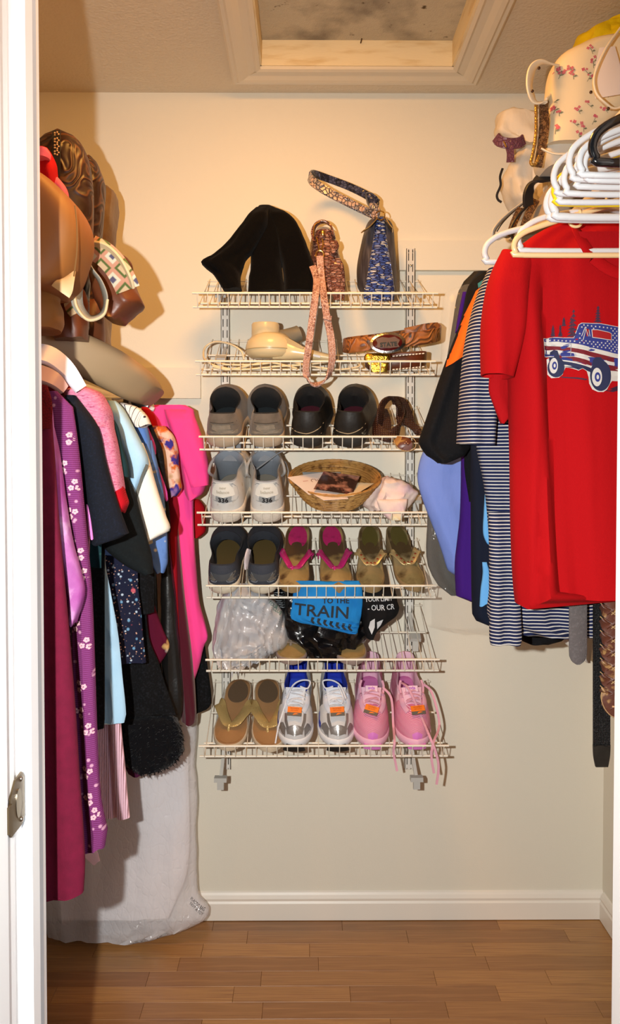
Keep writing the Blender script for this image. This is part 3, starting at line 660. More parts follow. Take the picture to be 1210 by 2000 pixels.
# bottom shelf: laced running shoes, toes towards the room
def runner(px, yaw, label, group, upm, solm, lining, insole, lacem, white):
    L = .280; t, sh = shoe(6, px, .006, yaw, label, L=L, Wd=.099, upm=upm, solm=solm, lining=lining, Hh=.124, Hf=.098, group=group, insole=insole, collar=(.02, .58), collarw=.70, dip=.012, solh=.028, toe=.016)
    b = sh.bvh()
    def drop(poly, mat, name, off=.0016, cuts=3):
        v, f = shape2d(poly, cuts); decal(b, v, f, (0, 0, .1), (1, 0, 0), (0, 1, 0), (0, 0, -1), off).build(name, mat, t, local=True)
    def top(x, y):
        h = b.ray_cast(Vector((x, y, .4)), Vector((0, 0, -1)), .5); return h[0].z if h[0] else .05
    # tongue
    T = [Vector((.002, L * .76, .078)), Vector((.002, L * .66, .093)), Vector((.002, L * .59, .105)), Vector((.002, L * .545, .113))]
    MB().ribbon(T, (1, 0, 0), [.040, .046, .052, .056], .007, 5).build('tongue', M('tongue_' + ('w' if white else 'p'), 'DDE0E6' if white else 'E6B8CC', .8, bump=('fine', 260, .3)), t, local=True)
    # eyestay strips and laces
    for q in (-1, 1):
        pts = [(q * .030, L * .56), (q * .031, L * .63), (q * .028, L * .71), (q * .020, L * .78)]
        MB().ribbon([Vector((x, y, top(x, y) + .003)) for x, y in pts], [Vector((1, 0, -q * .6))] * 4, .013, .002, 4).build('eyestay', M('eyestay_' + ('w' if white else 'p'), 'D4DAE6' if white else 'E0A9C2', .6), t, local=True)
    for k in range(6):
        y = L * (.575 + .036 * k); wx = .031 - .0022 * k
        z0 = .100 - (k / 5) * .026 + .010
        MB().ribbon([Vector((-wx, y, z0 - .014)), Vector((-wx * .6, y + (.004 if k % 2 else -.003), z0)), Vector((0, y + .002, z0 + .004)), Vector((wx * .6, y + (-.003 if k % 2 else .004), z0)), Vector((wx, y, z0 - .014))], (0, 1, 0.3), .0058, .0022, 4).build('lace', lacem, t, local=True)
        if k % 2 == 0: MB().ribbon([Vector((-wx, y, z0 - .010)), Vector((0, y + L * .02, z0 + .006)), Vector((wx, y + L * .036, z0 - .012))], (0, 1, 0), .0052, .0022, 4).build('lace', lacem, t, local=True)
    return t, sh, drop, top
wmesh = M('white_mesh', 'D9DADC', .7, bump=('weave', 260, .5)); wsol = M('runner_sole_white', 'E2E4E8', .5)
silv = M('silver_overlay', 'B4B2B0', .32, .75, bump=('fine', 300, .15)); lcw = M('lace_white', 'EEF0F6', .8, bump=('weave', 700, .4)); lcp = M('lace_pink', 'E7A9BE', .8, bump=('weave', 700, .4))
orgm = M('tag_orange', 'E8761C', .4); gry = M('tag_grey', '5A554C', .5); blu = M('runner_blue', '2438B0', .6)
def size_tag(t, sh, x, y, ang, white):
    b = sh.bvh(); h = b.ray_cast(Vector((x, y, .4)), Vector((0, 0, -1)), .5); z = (h[0].z if h[0] else .07) + (.016 if white else .012)
    m = Matrix.Translation((x, y, z)) @ Matrix.Rotation(math.radians(180 + ang), 4, 'Z') @ Matrix.Rotation(math.radians(28), 4, 'X')
    MB().box((-.0185, -.003, -.0007), (.0185, .012, .0007)).xf(m).build('orange_tag', orgm, t, local=True, smooth=False)
    MB().box((-.0185, -.012, -.0007), (.0185, -.003, .0007)).xf(m).build('grey_tag_strip', gry, t, local=True, smooth=False)
    v, f = shape2d([(-.004, -.010), (.012, -.006), (.004, -.0045), (-.001, -.0055)], 0)
    MB().add([(a, c, .0010) for a, c in v], f).xf(m).build('tag_mark', orgm, t, local=True, smooth=False)
    for yy in (.0075, .0025):
        v, f = text2d('WOMEN', .006) if yy > .005 else text2d('AIR COOL', .0045)
        MB().add([(a, c + yy, .0010) for a, c in v], f).xf(m).build('tag_lettering', M('tag_letters', '8A3A0C', .5), t, local=True, smooth=False)
for k, (px, yaw, lb) in enumerate(((582, 178, 'white and silver running shoe with blue lining, beside the flip-flops'), (657, -179, 'white and silver running shoe with blue lining, beside the pink pair'))):
    t, sh, drop, top = runner(px, yaw, lb, 'white running pair with blue lining', wmesh, wsol, '1C36B4', '2A4CC8', lcw, True)
    L = .28
    drop([(-.024, L * .905), (.024, L * .905), (.020, L * .945), (0, L * .975), (-.020, L * .945)], silv, 'toe_cap')
    for q in (-1, 1):
        drop([(q * .024, L * .905), (q * .032, L * .845), (q * .047, L * .80), (q * .049, L * .83), (q * .040, L * .90), (q * .026, L * .94)], M('grey_overlay', '8E8A88', .4, .5, bump=('fine', 300, .2)), 'toe_overlay', .0017)
        drop([(q * .022, L * .78), (q * .029, L * .78), (q * .028, L * .85), (q * .022, L * .915), (q * .016, L * .915), (q * .021, L * .85)], silv, 'silver_stripe', .0018)
        drop([(q * .046, L * .68), (q * .048, L * .68), (q * .050, L * .76), (q * .047, L * .82), (q * .044, L * .80), (q * .047, L * .75)], blu, 'blue_stripe', .002)
        drop([(q * .036, L * .50), (q * .043, L * .50), (q * .046, L * .64), (q * .038, L * .66)], silv, 'side_overlay', .0016)
    MB().rings([foot(L * .90, L + .007, .060, .003, .06, zf=lambda u: .012 * u), foot(L * .90, L + .009, .056, .014, .06, zf=lambda u: .010 * u), foot(L * .90, L + .006, .040, .026, .06, zf=lambda u: .008 * u)]).build('toe_bumper', M('black_rubber', '141414', .6), t, local=True)
    size_tag(t, sh, .002, L * .825, 4 if k else -4, True)
    v, f = text2d('7½', .014, .0004); MB().add([(-a, .110 + c * -1, .0400) for a, c in v], f).build('size_print', M('size_print', 'A8B8E8', .5), t, local=True, smooth=False)
    if k: MB().box((-.030, .016, .060), (-.012, .020, .094)).build('hang_tag', M('label_pale', 'C9CCC8', .6), t, local=True, smooth=False)
    LP = ((.010, L * .56, .122), (.030, L * .57, .118), (.036, L * .50, .126), (.012, L * .50, .128), (-.010, L * .56, .124), (-.024, L * .68, .108))
    sg = 1 if k == 0 else -1
    MB().tube([Vector((sg * -x, y, z)) for x, y, z in LP], .0022, 6, smooth=6).build('lace_bow', lcw, t, local=True)
    E = ((.010, L * .56, .124), (.022, L * .62, .110), (.030, L * .72, .090), (.044, L * .86, .058), (.052, L * .97, .020)) if k == 0 else ((-.004, L * .56, .124), (-.016, L * .66, .108), (-.010, L * .72, .102), (.004, L * .69, .106))
    MB().tube([Vector(p) for p in E], .0021, 6, smooth=6).build('lace_end', lcw, t, local=True)
pmesh = M('pink_knit', 'DE8CAA', .75, layers=[('noise', 5, .52, .2, 'D0688C'), ('bandz', 160, .8, .1, 'E8B4C8')], bump=('bandz', 180, .35)); psol = M('pink_sole', 'E6B0C8', .55); pk = M('pink_upper_trim', 'E4B6CC', .7)
for k, (px, yaw, lb) in enumerate(((735, 178, 'pink running shoe beside the white running shoe, bottom shelf'), (808, -178, 'pink running shoe at the right end with laces trailing over the shelf'))):
    t, sh, drop, top = runner(px, yaw, lb, 'pink running pair', pmesh, psol, 'E6BCD0', 'C070A8', lcp, False)
    L = .28
    drop([(-.014, L * .955), (.014, L * .955), (.010, L * .985), (-.010, L * .985)], M('orchid', 'D67AC8', .5), 'toe_patch')
    MB().rings([foot(L * .90, L + .005, .050, .006, .0, zf=lambda u: .014 * u), foot(L * .90, L + .004, .046, .024, .0, zf=lambda u: .010 * u)]).build('toe_bumper', M('orchid', 'D67AC8', .5), t, local=True)
    MB().ribbon([Vector((.002, L * .595, .110)), Vector((.002, L * .545, .118))], (1, 0, 0), .034, .0085, 3).build('tongue_label', M('tongue_label_pink', 'EBC6D8', .6), t, local=True)
    v, f = text2d('avia', .012, .0004); m = Matrix.Translation((.002, L * .575, .1195)) @ Matrix.Rotation(PI, 4, 'Z') @ Matrix.Rotation(math.radians(38), 4, 'X')
    MB().add([(a, c, 0) for a, c in v], f).xf(m).build('tongue_lettering', M('violet_print', 'B060C0', .5), t, local=True, smooth=False)
    for q in (-1, 1):
        drop([(q * .030, L * .40), (q * .040, L * .40), (q * .044, L * .60), (q * .034, L * .62)], pk, 'side_overlay', .0016)
        MB().ribbon([Vector((q * .028, L * .46, .118)), Vector((q * .032, L * .50, .108)), Vector((q * .030, L * .56, .098))], (1, 0, 0), .006, .002, 3).build('lace', lcp, t, local=True)
    size_tag(t, sh, (.004 if k == 0 else -.006), L * .80, -22 if k == 0 else 6, False)
    # laces hanging over the lip
    Wm = WM[t]
    def wl(pts, nm='lace_end', r=.0026, w_=.0062):
        P = [Wm @ Vector(p[1:]) if p[0] == 'l' else W(p[0], p[1], p[2]) for p in pts]
        MB().ribbon(P, [Vector((1, 0, 0))] * len(P), w_, .0024, 6).build(nm, lcp, t)
    if k == 0:
        wl([('l', -.030, L * .52, .108), ('l', -.052, L * .6, .09), ('l', -.056, L * .8, .05), (770, 1447, 2.075), (768, 1470, 2.075), (772, 1490, 2.08), (775, 1506, 2.08)])
    else:
        wl([('l', .028, L * .50, .120), ('l', .012, L * .60, .122), ('l', -.012, L * .80, .085), (839, 1440, 2.07), (850, 1468, 2.06), (856, 1498, 2.065), (852, 1532, 2.07)])
        wl([('l', -.034, L * .50, .112), ('l', -.055, L * .56, .095), ('l', -.066, L * .80, .05), (846, 1450, 2.07), (842, 1478, 2.065), (847, 1510, 2.07)])

# ---------------------------------------------------------------- garments on the left rod, nearest first
def garment(name, label, cat, pieces, group=None):
    """pieces: (part name, MB, material)"""
    allv = [p for _, mb, _ in pieces for p in mb.v]
    xs = [p.x for p in allv]; ys = [p.y for p in allv]; z0 = min(p.z for p in allv)
    t = thing(name, label, cat, ((min(xs) + max(xs)) / 2, (min(ys) + max(ys)) / 2, z0), group=group)
    for nm, mb, m in pieces: mb.build(nm, m, t)
    return t
XB = -0.715
def LX(Y): return 605 + (XB / Y) * F - 17          # photo column of the hidden left side of a garment
def body(R, Y, th=.034, fold=(.006, 3.2), seed=0, bottom=None, n=34, hem=.008, left=None):
    l = left if left is not None else LX(Y)
    rows = [(py, l + (12 if k else 60), r) for k, (py, r) in enumerate(R)]
    return puff(rows, Y, th, n, 40, fold, seed, hem=hem)
def strip(R, Y, th=.030, fold=(.004, 3), seed=0, n=30, hem=.004, crumple=0.0): return puff(R, Y, th, n, 30, fold, seed, hem=hem, crumple=crumple)
burg = cloth('burgundy_jersey', '66102C', [('fine', 60, .55, .2, '5A0E27')])
garment('long_dress', 'long plain burgundy dress hanging nearest the door on the left', 'dress', [('bodice', body([(790, 98), (835, 102), (904, 107), (1000, 114), (1200, 133), (1400, 149), (1500, 155), (1682, 167), (1742, 164)], 1.25, .04, (.006, 2), 1, left=-40), burg)])
lace = cloth('red_lace', '6A0A10', [('edges', 260, .05, .03, '3C0408')])
garment('lace_blouse', 'dark red lace-trimmed top at the very front of the left rod', 'blouse', [('bodice', puff([(752, 40, 92), (780, 30, 101), (810, 25, 103), (838, 20, 100)], 1.235, .012, 12, 24, (.002, 3), 2), lace)])
tied = cloth('tie_dye', '8E3480', [('noise', 9, .50, .10, 'B070A8', (1, 1, .8)), ('noise', 16, .62, .05, 'CFA6C8'), ('noise', 7, .60, .06, '78206C')])
garment('tie_dye_top', 'magenta tie-dye top with its long sleeve hanging beside the burgundy dress', 'blouse', [('bodice', body([(800, 103), (900, 112), (1000, 120), (1100, 126), (1190, 128), (1205, 126)], 1.31, .03, seed=3, left=-30), tied),
    ('sleeve', strip([(835, 95, 106), (900, 100, 117), (980, 108, 128), (1060, 118, 142), (1110, 126, 156), (1150, 133, 165), (1175, 136, 162), (1215, 138, 149)], 1.315, .035, seed=3), tied)])
purp = cloth('purple_dotted_gauze', '6E2A5C', [('bandz', 95, .78, .1, '85407C'), ('spots', 62, .17, .05, 'C892AC')], bump=('weave', 260, .4))
garment('floral_kimono', 'long purple kimono with pale pink blossoms, hem at shin height on the left', 'kimono', [('panel', strip([(764, 90, 112), (775, 88, 135), (800, 92, 142), (860, 100, 150), (950, 118, 160), (1050, 134, 170), (1150, 140, 179), (1300, 142, 185), (1450, 150, 191), (1560, 155, 198), (1640, 160, 211), (1656, 161, 206)], 1.37, .032, (.006, 5), 4, hem=.006), purp),
    ('back', body([(800, 100), (1100, 130), (1400, 150), (1640, 160)], 1.385, .02, seed=5, left=-10), purp)])
def blossom(mb, bv, px, py, r, Y, seed=0, off=.002, n=5):
    for k in range(n):
        a = 2 * PI * k / n + seed; c = (px + r * .62 * math.cos(a), py + r * .62 * math.sin(a))
        mb.merge(pdecal(bv, [(c[0] + r * .48 * math.cos(b), c[1] + r * .48 * math.sin(b)) for b in [2 * PI * q / 8 for q in range(8)]], Y, 0, off + .0001 * (k % 2)))
kim = [o for o in bpy.data.objects if o.name == 'floral_kimono'][0]; kp = [c for c in kim.children if c.name == 'panel'][0]
kb = BVHTree.FromPolygons([tuple(kim.matrix_world.translation + v.co) for v in kp.data.vertices] if kim.matrix_world.translation.length else [tuple(WM[kim] @ v.co) for v in kp.data.vertices], [tuple(p.vertices) for p in kp.data.polygons])
bl_ = MB()
for k, (x, y) in enumerate(((143, 857), (128, 910), (151, 948), (146, 1000), (160, 1080), (171, 1120), (152, 1217), (173, 1253), (163, 1335), (160, 1386), (179, 1418), (175, 1500), (178, 1551), (193, 1580))):
    for q in range(3): blossom(bl_, kb, x + 7 * math.cos(k * 1.3 + q * 2.1), y + 8 * math.sin(k * 1.3 + q * 2.1), 5.2, 1.37, k + q)
bl_.build('printed_blossoms', cloth('blossom_pink', 'D4A4AE'), kim, smooth=False, stuff=True)
navy = cloth('navy_ponte', '0F121B', [('fine', 300, .6, .1, '151A28')])
pinkk = cloth('pink_heather', 'BE6886', [('fine', 150, .54, .16, 'CC8CA2', (1, 1, 3)), ('fine', 110, .63, .06, 'A04A68', (1, 1, 4))])
redr = cloth('red_rib', 'B00A1C', bump=('bandx', 300, .3))
garment('navy_blouse', 'dark navy blouse with a wide elbow sleeve, between the purple kimono and pink knit top', 'blouse', [('bodice', body([(776, 140), (850, 150), (1000, 168), (1100, 172)], 1.44, .03, seed=6), navy),
    ('sleeve', strip([(772, 128, 146), (790, 132, 160), (835, 141, 191), (900, 155, 206), (975, 164, 227), (1040, 174, 250), (1046, 176, 250), (1062, 180, 200)], 1.45, .05, (.004, 2), 7, hem=.002), navy),
    ('hem_slip', strip([(985, 168, 172), (1010, 170, 178), (1050, 172, 183)], 1.432, .012, (.001, 1), 8), cloth('pink_satin', 'E07CC0'))])
garment('heather_knit_top', 'pink heathered knit top with red collar and cuffs', 'sweater', [('bodice', body([(757, 150), (800, 190), (850, 196), (1000, 180), (1150, 172)], 1.52, .03, seed=9), pinkk),
    ('shoulder', puff([(752, 118, 160), (765, 125, 193), (785, 140, 208), (808, 160, 217), (835, 185, 218)], 1.515, .09, 14, 28, (.003, 3), 9), pinkk),
    ('sleeve', strip([(800, 178, 214), (830, 190, 219), (870, 198, 228), (910, 206, 234), (945, 217, 239), (958, 222, 241)], 1.51, .06, (.004, 3), 10, hem=.003), pinkk),
    ('cuff', strip([(950, 219, 240), (965, 221, 244), (985, 226, 249), (1000, 234, 244)], 1.508, .055, (.002, 3), 10), redr),
    ('collar', MB().tube([W(98, 756, 1.53), W(108, 748, 1.50), (W(122, 748, 1.48)), W(137, 756, 1.50), W(128, 762, 1.54)], .014, 10, smooth=5).jitter(.003, 30), redr)])
teal = cloth('teal_floral', '17343A', [('blooms', 22, .30, .04, 'C65A34'), ('spots', 30, .12, .04, '3C6A5A')])
garment('teal_floral_top', 'dark teal floral short-sleeved top behind the pink knit sleeve', 'blouse', [('sleeve', strip([(800, 190, 208), (830, 200, 228), (870, 205, 238), (905, 215, 248), (928, 222, 251)], 1.565, .03, seed=12), teal), ('bodice', body([(810, 190), (900, 200), (1100, 200)], 1.57, .02, seed=12), teal)])
blkc = cloth('black_cotton', '0A0B0D', [('fine', 200, .6, .1, '1B1D22')]); blkd = cloth('black_teal_crepe', '0C1113', [('fine', 200, .6, .1, '111719')])
garment('black_crepe_blouse', 'black crepe blouse with a broad draped sleeve ending in a point', 'blouse', [('sleeve', strip([(900, 205, 240), (925, 200, 246), (960, 198, 262), (1000, 197, 272), (1040, 196, 283), (1065, 200, 290), (1100, 240, 298), (1120, 280, 299)], 1.64, .045, (.004, 2), 14, hem=.002), blkd),
    ('bodice', body([(830, 205), (1000, 206), (1200, 206), (1400, 206), (1420, 204)], 1.65, .03, seed=15), blkc)])
lblue = cloth('pale_blue_jersey', 'A9CFE9', [('noise', 5, .6, .1, '9AC2E0')]); crw = cloth('cream_white_jersey', 'EDE9DC'); gbr = cloth('grey_trim', '66645C'); olive = cloth('olive_beige', 'A8A080')
garment('blue_white_raglan_top', 'pale blue top with a cream-white lower sleeve and pale blue body below', 'shirt', [
    ('shoulder', strip([(783, 208, 226), (795, 212, 238), (830, 220, 258), (870, 235, 278), (900, 246, 289), (925, 250, 286), (955, 256, 272), (972, 260, 266)], 1.715, .06, (.004, 2), 17), lblue),
    ('yoke', strip([(778, 200, 216), (800, 208, 233), (845, 225, 243), (890, 236, 246)], 1.725, .04, seed=18), olive),
    ('sleeve', strip([(865, 270, 279), (900, 266, 291), (940, 262, 302), (980, 264, 314), (1010, 272, 324), (1036, 280, 331), (1047, 284, 312), (1058, 284, 292)], 1.735, .05, (.003, 2), 19, hem=.001), crw),
    ('sleeve_lining', strip([(955, 258, 270), (990, 264, 280), (1030, 276, 291), (1062, 286, 297)], 1.742, .05, (.002, 2), 19, hem=.001), cloth('sand_lining', 'B59C70')),
    ('trim_tape', MB().ribbon([W(287, 908, 1.682), W(276, 935, 1.690), W(266, 968, 1.695), W(266, 985, 1.70)], (1, 0, 0), .006, .002, 4), gbr),
    ('bodice', body([(900, 200), (1100, 206), (1150, 216), (1239, 230), (1327, 239), (1400, 245), (1416, 242)], 1.73, .022, (.005, 4), 20, hem=.006), lblue)])
ppk = cloth('pink_rib_knit', 'F2C6D8', bump=('bandx', 75, .9)); 
garment('ribbed_sweater', 'pale pink ribbed sweater whose sleeve hangs to knee height on the left', 'sweater', [('bodice', body([(1000, 190), (1300, 215), (1420, 222), (1590, 230)], 1.79, .03, (.004, 5), 22), ppk),
    ('sleeve', strip([(1250, 205, 226), (1420, 217, 236), (1500, 222, 244), (1560, 226, 249), (1597, 229, 253)], 1.775, .024, (.002, 4), 23, hem=.001), ppk),
    ('under_layer', strip([(1300, 120, 150), (1500, 135, 165), (1650, 150, 184), (1672, 162, 192), (1685, 178, 195)], 1.83, .01, (.001, 2), 23), cloth('pale_pink_knit', 'F0CDD8'))])
nfl = cloth('navy_ditsy', '1A1D33', [('spots', 75, .20, .05, 'B8C8D8'), ('spots', 48, .17, .05, '6E9CC0', (1.1, 1, 1)), ('blooms', 26, .34, .05, 'C85A68'), ('spots', 120, .18, .06, 'D8A890')])
garment('ditsy_floral_top', 'navy top with a dense ditsy flower print hanging above the fur-trimmed hem', 'blouse', [('bodice', body([(900, 240), (1040, 258), (1100, 268), (1150, 270), (1200, 277), (1250, 281), (1296, 286)], 1.90, .03, (.004, 4), 25, hem=.003), nfl)])
bfl = cloth('blue_lemon_floral', '5F84C4', [('blooms', 24, .34, .05, 'D9C890'), ('spots', 40, .15, .05, 'E8E4D0'), ('noise', 12, .62, .05, '3A5890')])
wln = cloth('white_line_print', 'E6DFD8', [('contour', 12, .95, .04, '343040')])
garment('line_print_blouse', 'white blouse with a fine black line drawing at its collar', 'blouse', [('shoulder', strip([(787, 232, 246), (795, 236, 268), (812, 246, 286), (832, 262, 294)], 1.80, .05, seed=27), wln), ('bodice', body([(800, 240), (950, 262), (1000, 255)], 1.81, .015, seed=27), wln)])
garment('blue_floral_blouse', 'cornflower blue blouse with yellow flowers, hem showing under the white sleeve', 'blouse', [('shoulder', strip([(795, 245, 262), (815, 252, 280), (850, 265, 291), (900, 272, 300)], 1.85, .04, seed=28), bfl),
    ('sleeve', strip([(860, 280, 296), (960, 285, 318), (1040, 285, 326), (1080, 290, 327), (1100, 297, 326), (1118, 308, 320)], 1.86, .04, seed=29, hem=.002), bfl), ('bodice', body([(850, 270), (1000, 280), (1080, 284)], 1.87, .015, seed=28), bfl)])
mgst = cloth('magenta_stripe', 'C04AA0'); 
garment('black_magenta_top', 'black top with a magenta side stripe between the blue floral and orange floral blouses', 'shirt', [('sleeve', strip([(820, 282, 292), (850, 285, 304), (880, 288, 317), (940, 296, 323), (1000, 310, 330), (1040, 318, 332)], 1.96, .035, seed=31), blkc),
    ('side_stripe', strip([(832, 284, 288), (850, 286, 296), (872, 293, 304), (888, 301, 305)], 1.945, .012, (.001, 1), 31), mgst), ('side_stripe', strip([(902, 302, 306), (930, 308, 316), (960, 314, 326), (976, 322, 328)], 1.945, .012, (.001, 1), 31), mgst),
    ('bodice', body([(850, 285), (1000, 300), (1200, 300)], 1.97, .02, seed=31), blkc)])
blkfur = M('black_fur', '0B0C10', 1.0, bump=('fine', 90, 1.0), sheen=.15, spec=.1)
fur = puff([(1396, 240, 335), (1410, 236, 349), (1440, 234, 357), (1470, 236, 356), (1488, 242, 340), (1500, 262, 315)], 2.02, .075, 22, 44, (.004, 3), 33, crumple=.006, csc=60)
tuf = MB(); rnd = random.Random(5)
for q in range(2600):
    p = rnd.choice(fur.v); 
    if p.y > 2.02: continue
    d = Vector((rnd.uniform(-1, 1), rnd.uniform(-1, .1), rnd.uniform(-1, .3))) * .010; s_ = Vector((.0012, 0, .0006))
    tuf.add([p - s_, p + s_, p + d], [(0, 1, 2)])
fur.merge(tuf)
garment('fur_hem_vest', 'long black vest ending in a black fur hem, left garments, above the plastic bag', 'vest', [('bodice', body([(1100, 285), (1240, 290), (1300, 310), (1330, 320), (1400, 345)], 2.01, .03, seed=32), blkc), ('fur_hem', fur, blkfur)])
garment('plum_slip_skirt', 'dark plum skirt hem showing just below the black fur', 'skirt', [('skirt_panel', strip([(1380, 236, 290), (1450, 238, 290), (1490, 240, 285), (1513, 250, 283)], 2.085, .02, seed=34), cloth('plum_crepe', '4A1436'))])
bgf = cloth('burgundy_floral', '560C2A', [('blooms', 13, .42, .05, 'D8B070'), ('spots', 15, .12, .04, 'E8DCCC')])
garment('burgundy_floral_top', 'burgundy blouse with cream and gold flowers hanging in a point', 'blouse', [('bodice', strip([(1100, 262, 290), (1180, 272, 300), (1230, 280, 318), (1262, 285, 331), (1285, 288, 322), (1310, 296, 304)], 2.08, .03, (.004, 4), 35), bgf)])
leath = M('black_leather_soft', '141414', .38, bump=[('noise', 30, .4), ('noise', 160, .15)])
garment('leather_jacket', 'black leather jacket with its sleeve hanging beside the maroon velvet skirt', 'jacket', [('sleeve', strip([(960, 312, 328), (1040, 314, 332), (1118, 315, 338), (1200, 315, 346), (1300, 317, 352), (1380, 325, 357), (1404, 335, 352)], 2.12, .045, (.004, 4), 36, crumple=.003), leath), ('bodice', body([(860, 285), (1118, 305), (1300, 315), (1420, 345)], 2.13, .02, seed=36), leath)])
ofl = cloth('orange_floral', 'E2C3B4', [('noise', 26, .51, .04, 'CE6A2E'), ('noise', 31, .55, .03, '3A3290', (1, 1, .8)), ('spots', 20, .18, .05, 'B48A5A'), ('noise', 16, .62, .05, 'B890B4')])
garment('orange_floral_blouse', 'blouse with orange, violet and white flowers beside the hot pink top', 'blouse', [('sleeve', strip([(832, 296, 322), (850, 300, 338), (880, 307, 347), (915, 318, 350), (940, 324, 353), (955, 328, 355), (970, 332, 345)], 2.09, .05, (.004, 3), 38, hem=.003), ofl)])
redc = cloth('red_crepe', 'B40A18'); strm = cloth('white_thread', 'E8E0D0')
garment('red_blouse', 'bright red blouse glimpsed at the collar of the hot pink top', 'blouse', [('shoulder', strip([(795, 276, 288), (812, 280, 302), (845, 290, 310)], 2.13, .03, seed=40), redc), ('bodice', strip([(850, 300, 330), (940, 320, 338), (1000, 325, 349), (1060, 330, 345), (1300, 335, 352)], 2.14, .02, seed=40), cloth('crimson', '8E0A1E'))])
vel = cloth('maroon_velvet', '4A0820', sheen=.3)
garment('velvet_skirt', 'long maroon velvet skirt under the hot pink top', 'skirt', [('skirt_panel', strip([(960, 318, 342), (1150, 335, 359), (1300, 345, 377), (1400, 354, 383), (1410, 355, 381)], 2.165, .04, (.006, 4), 41), vel)])
hot = cloth('hot_pink_crepe', 'F4489A', sheen=.1)
hs = limb([(352, 812, 26), (366, 860, 29), (380, 910, 27), (386, 950, 22)], 2.185, .075, 20, 30, .006, 43)
garment('hot_pink_top', 'hot pink short-sleeved top nearest the shoe shelves, with a draped hem', 'blouse', [
    ('bodice', puff([(791, 293, 362), (800, 290, 378), (840, 296, 377), (900, 322, 379), (960, 331, 378), (1050, 341, 379), (1120, 350, 383), (1180, 357, 389), (1225, 362, 402), (1245, 364, 406), (1262, 366, 398), (1300, 370, 389), (1331, 374, 379)], 2.20, .05, 60, 44, (.009, 3.2), 42), hot),
    ('sleeve', hs, hot), ('sleeve', puff([(800, 320, 378), (850, 335, 388), (900, 350, 398), (940, 358, 402), (965, 362, 396), (975, 368, 384)], 2.19, .07, 24, 40, (.006, 3), 44, hem=.003), hot)])
bstar = puff([(975, 372, 388), (990, 371, 399), (1020, 372, 401), (1040, 376, 400), (1050, 380, 388)], 2.27, .04, 16, 26, (.003, 2), 45)
gs = garment('red_star_shirt', 'dark red shirt with a small embroidered star, sleeve end by the white running shoe', 'shirt', [('sleeve', bstar, redc)])
st_ = [(376 + 5.5 * (1 if k % 2 == 0 else .42) * math.sin(k * PI / 5), 992 - 5.5 * (1 if k % 2 == 0 else .42) * math.cos(k * PI / 5)) for k in range(10)]
pdecal(bstar.bvh(), st_, 2.27, 1).build('star', strm, gs)
garment('black_trousers', 'black garment hem showing behind the hot pink top near the bottom shoe shelf', 'trousers', [('leg_panel', strip([(1200, 372, 392), (1300, 374, 405), (1372, 376, 413), (1386, 377, 404), (1393, 378, 390)], 2.26, .03, seed=46), blkc)])

# clear plastic garment bag hanging to the floor
plast = M('clear_plastic', 'EEEEF4', .14, alpha=.45, layers=[('noise', 6, .6, .2, 'F2F2F6')], bump=[('noise', 14, 1.0, (2.4, 1, .5)), ('noise', 45, .9), ('edges', 40, .3, (1.5, 1, .7))], spec=.8)
pb = puff([(1240, 95, 372), (1340, 92, 384), (1500, 90, 381), (1600, 89, 383), (1700, 88, 384), (1745, 86, 390), (1765, 85, 408), (1785, 86, 402), (1808, 90, 362), (1826, 96, 300)], 2.30, .09, 60, 60, (.006, 2.5), 50, crumple=.006, csc=10, hem=.006)
garment('garment_bag', 'clear plastic garment bag hanging down to the laminate floor on the left', 'garment bag', [('bag_film', pb, plast),
    ('inner_paper', puff([(1240, 100, 362), (1500, 100, 368), (1700, 100, 366), (1790, 110, 330)], 2.305, .04, 24, 30, (.004, 2), 51), cloth('white_liner', 'F2F0F4'))])
gb = bpy.data.objects['garment_bag']
for k, s_ in enumerate(('PLASTIC BAG', 'NOT A TOY')):
    ptext(pb.bvh(), s_, 388 + k * -2, 1757 + 7 * k, 2.30, 5.5, -38, off=.002, sx=.8).build('lettering', M('print_black', '15151A', .5), gb)

# hangers at the left, mauve where shade is put into the colour
def hanger(label, cx, Y, zb, hwid=.20, r=.0052, mat=None, group=None, rise=.105, end=.018, hook=True, jit=0, name='hanger', yaw=0.0, zr=None):
    t = thing(name, label, 'hanger', (cx, Y, zb), mat=Matrix.Translation((cx, Y, zb)) @ Matrix.Rotation(yaw, 4, 'Z'), group=group)
    e = end; P = [(-hwid + e, 0), (0, 0), (hwid - e, 0), (hwid - e * .2, e * .35), (hwid, e * 1.1), (hwid - e * .5, e * 2.0), (hwid - e * 2.2, e * 2.9), (hwid * .45, rise * .78), (.022, rise), (-.022, rise), (-hwid * .45, rise * .78), (-hwid + e * 2.2, e * 2.9), (-hwid + e * .5, e * 2.0), (-hwid, e * 1.1), (-hwid + e * .2, e * .35)]
    MB().tube([(x, 0, z) for x, z in P], r, 10, closed=True, smooth=4).build('frame', mat, t, local=True)
    if hook:
        zt = (zr - zb + .022) if zr else rise + .06
        H = [(0, 0, rise - .002), (0, 0, zt - .045), (.012, 0, zt - .036), (.0225, 0, zt - .022), (.016, 0, zt - .006), (0, 0, zt), (-.016, 0, zt - .006), (-.0225, 0, zt - .022)]
        MB().tube(H, r * .8, 8, smooth=4).build('hook', mat, t, local=True)
    return t
whp = M('white_plastic', 'D4D7DB', .25, coat=.3); blp = M('black_plastic', '101012', .2, coat=.4); yep = M('yellow_plastic', 'F2D21C', .3, coat=.3); crp = M('cream_plastic', 'EBCB98', .3, coat=.3); mvp = M('mauve_shade_plastic', 'C9A29C', .35)
hp = W(296, 791, 2.15)
hanger('slim white plastic hanger carrying the hot pink top on the left rod', hp.x - .20, 2.16, hp.z - .012, .20, .005, whp, end=.012, zr=RZL, rise=.04)
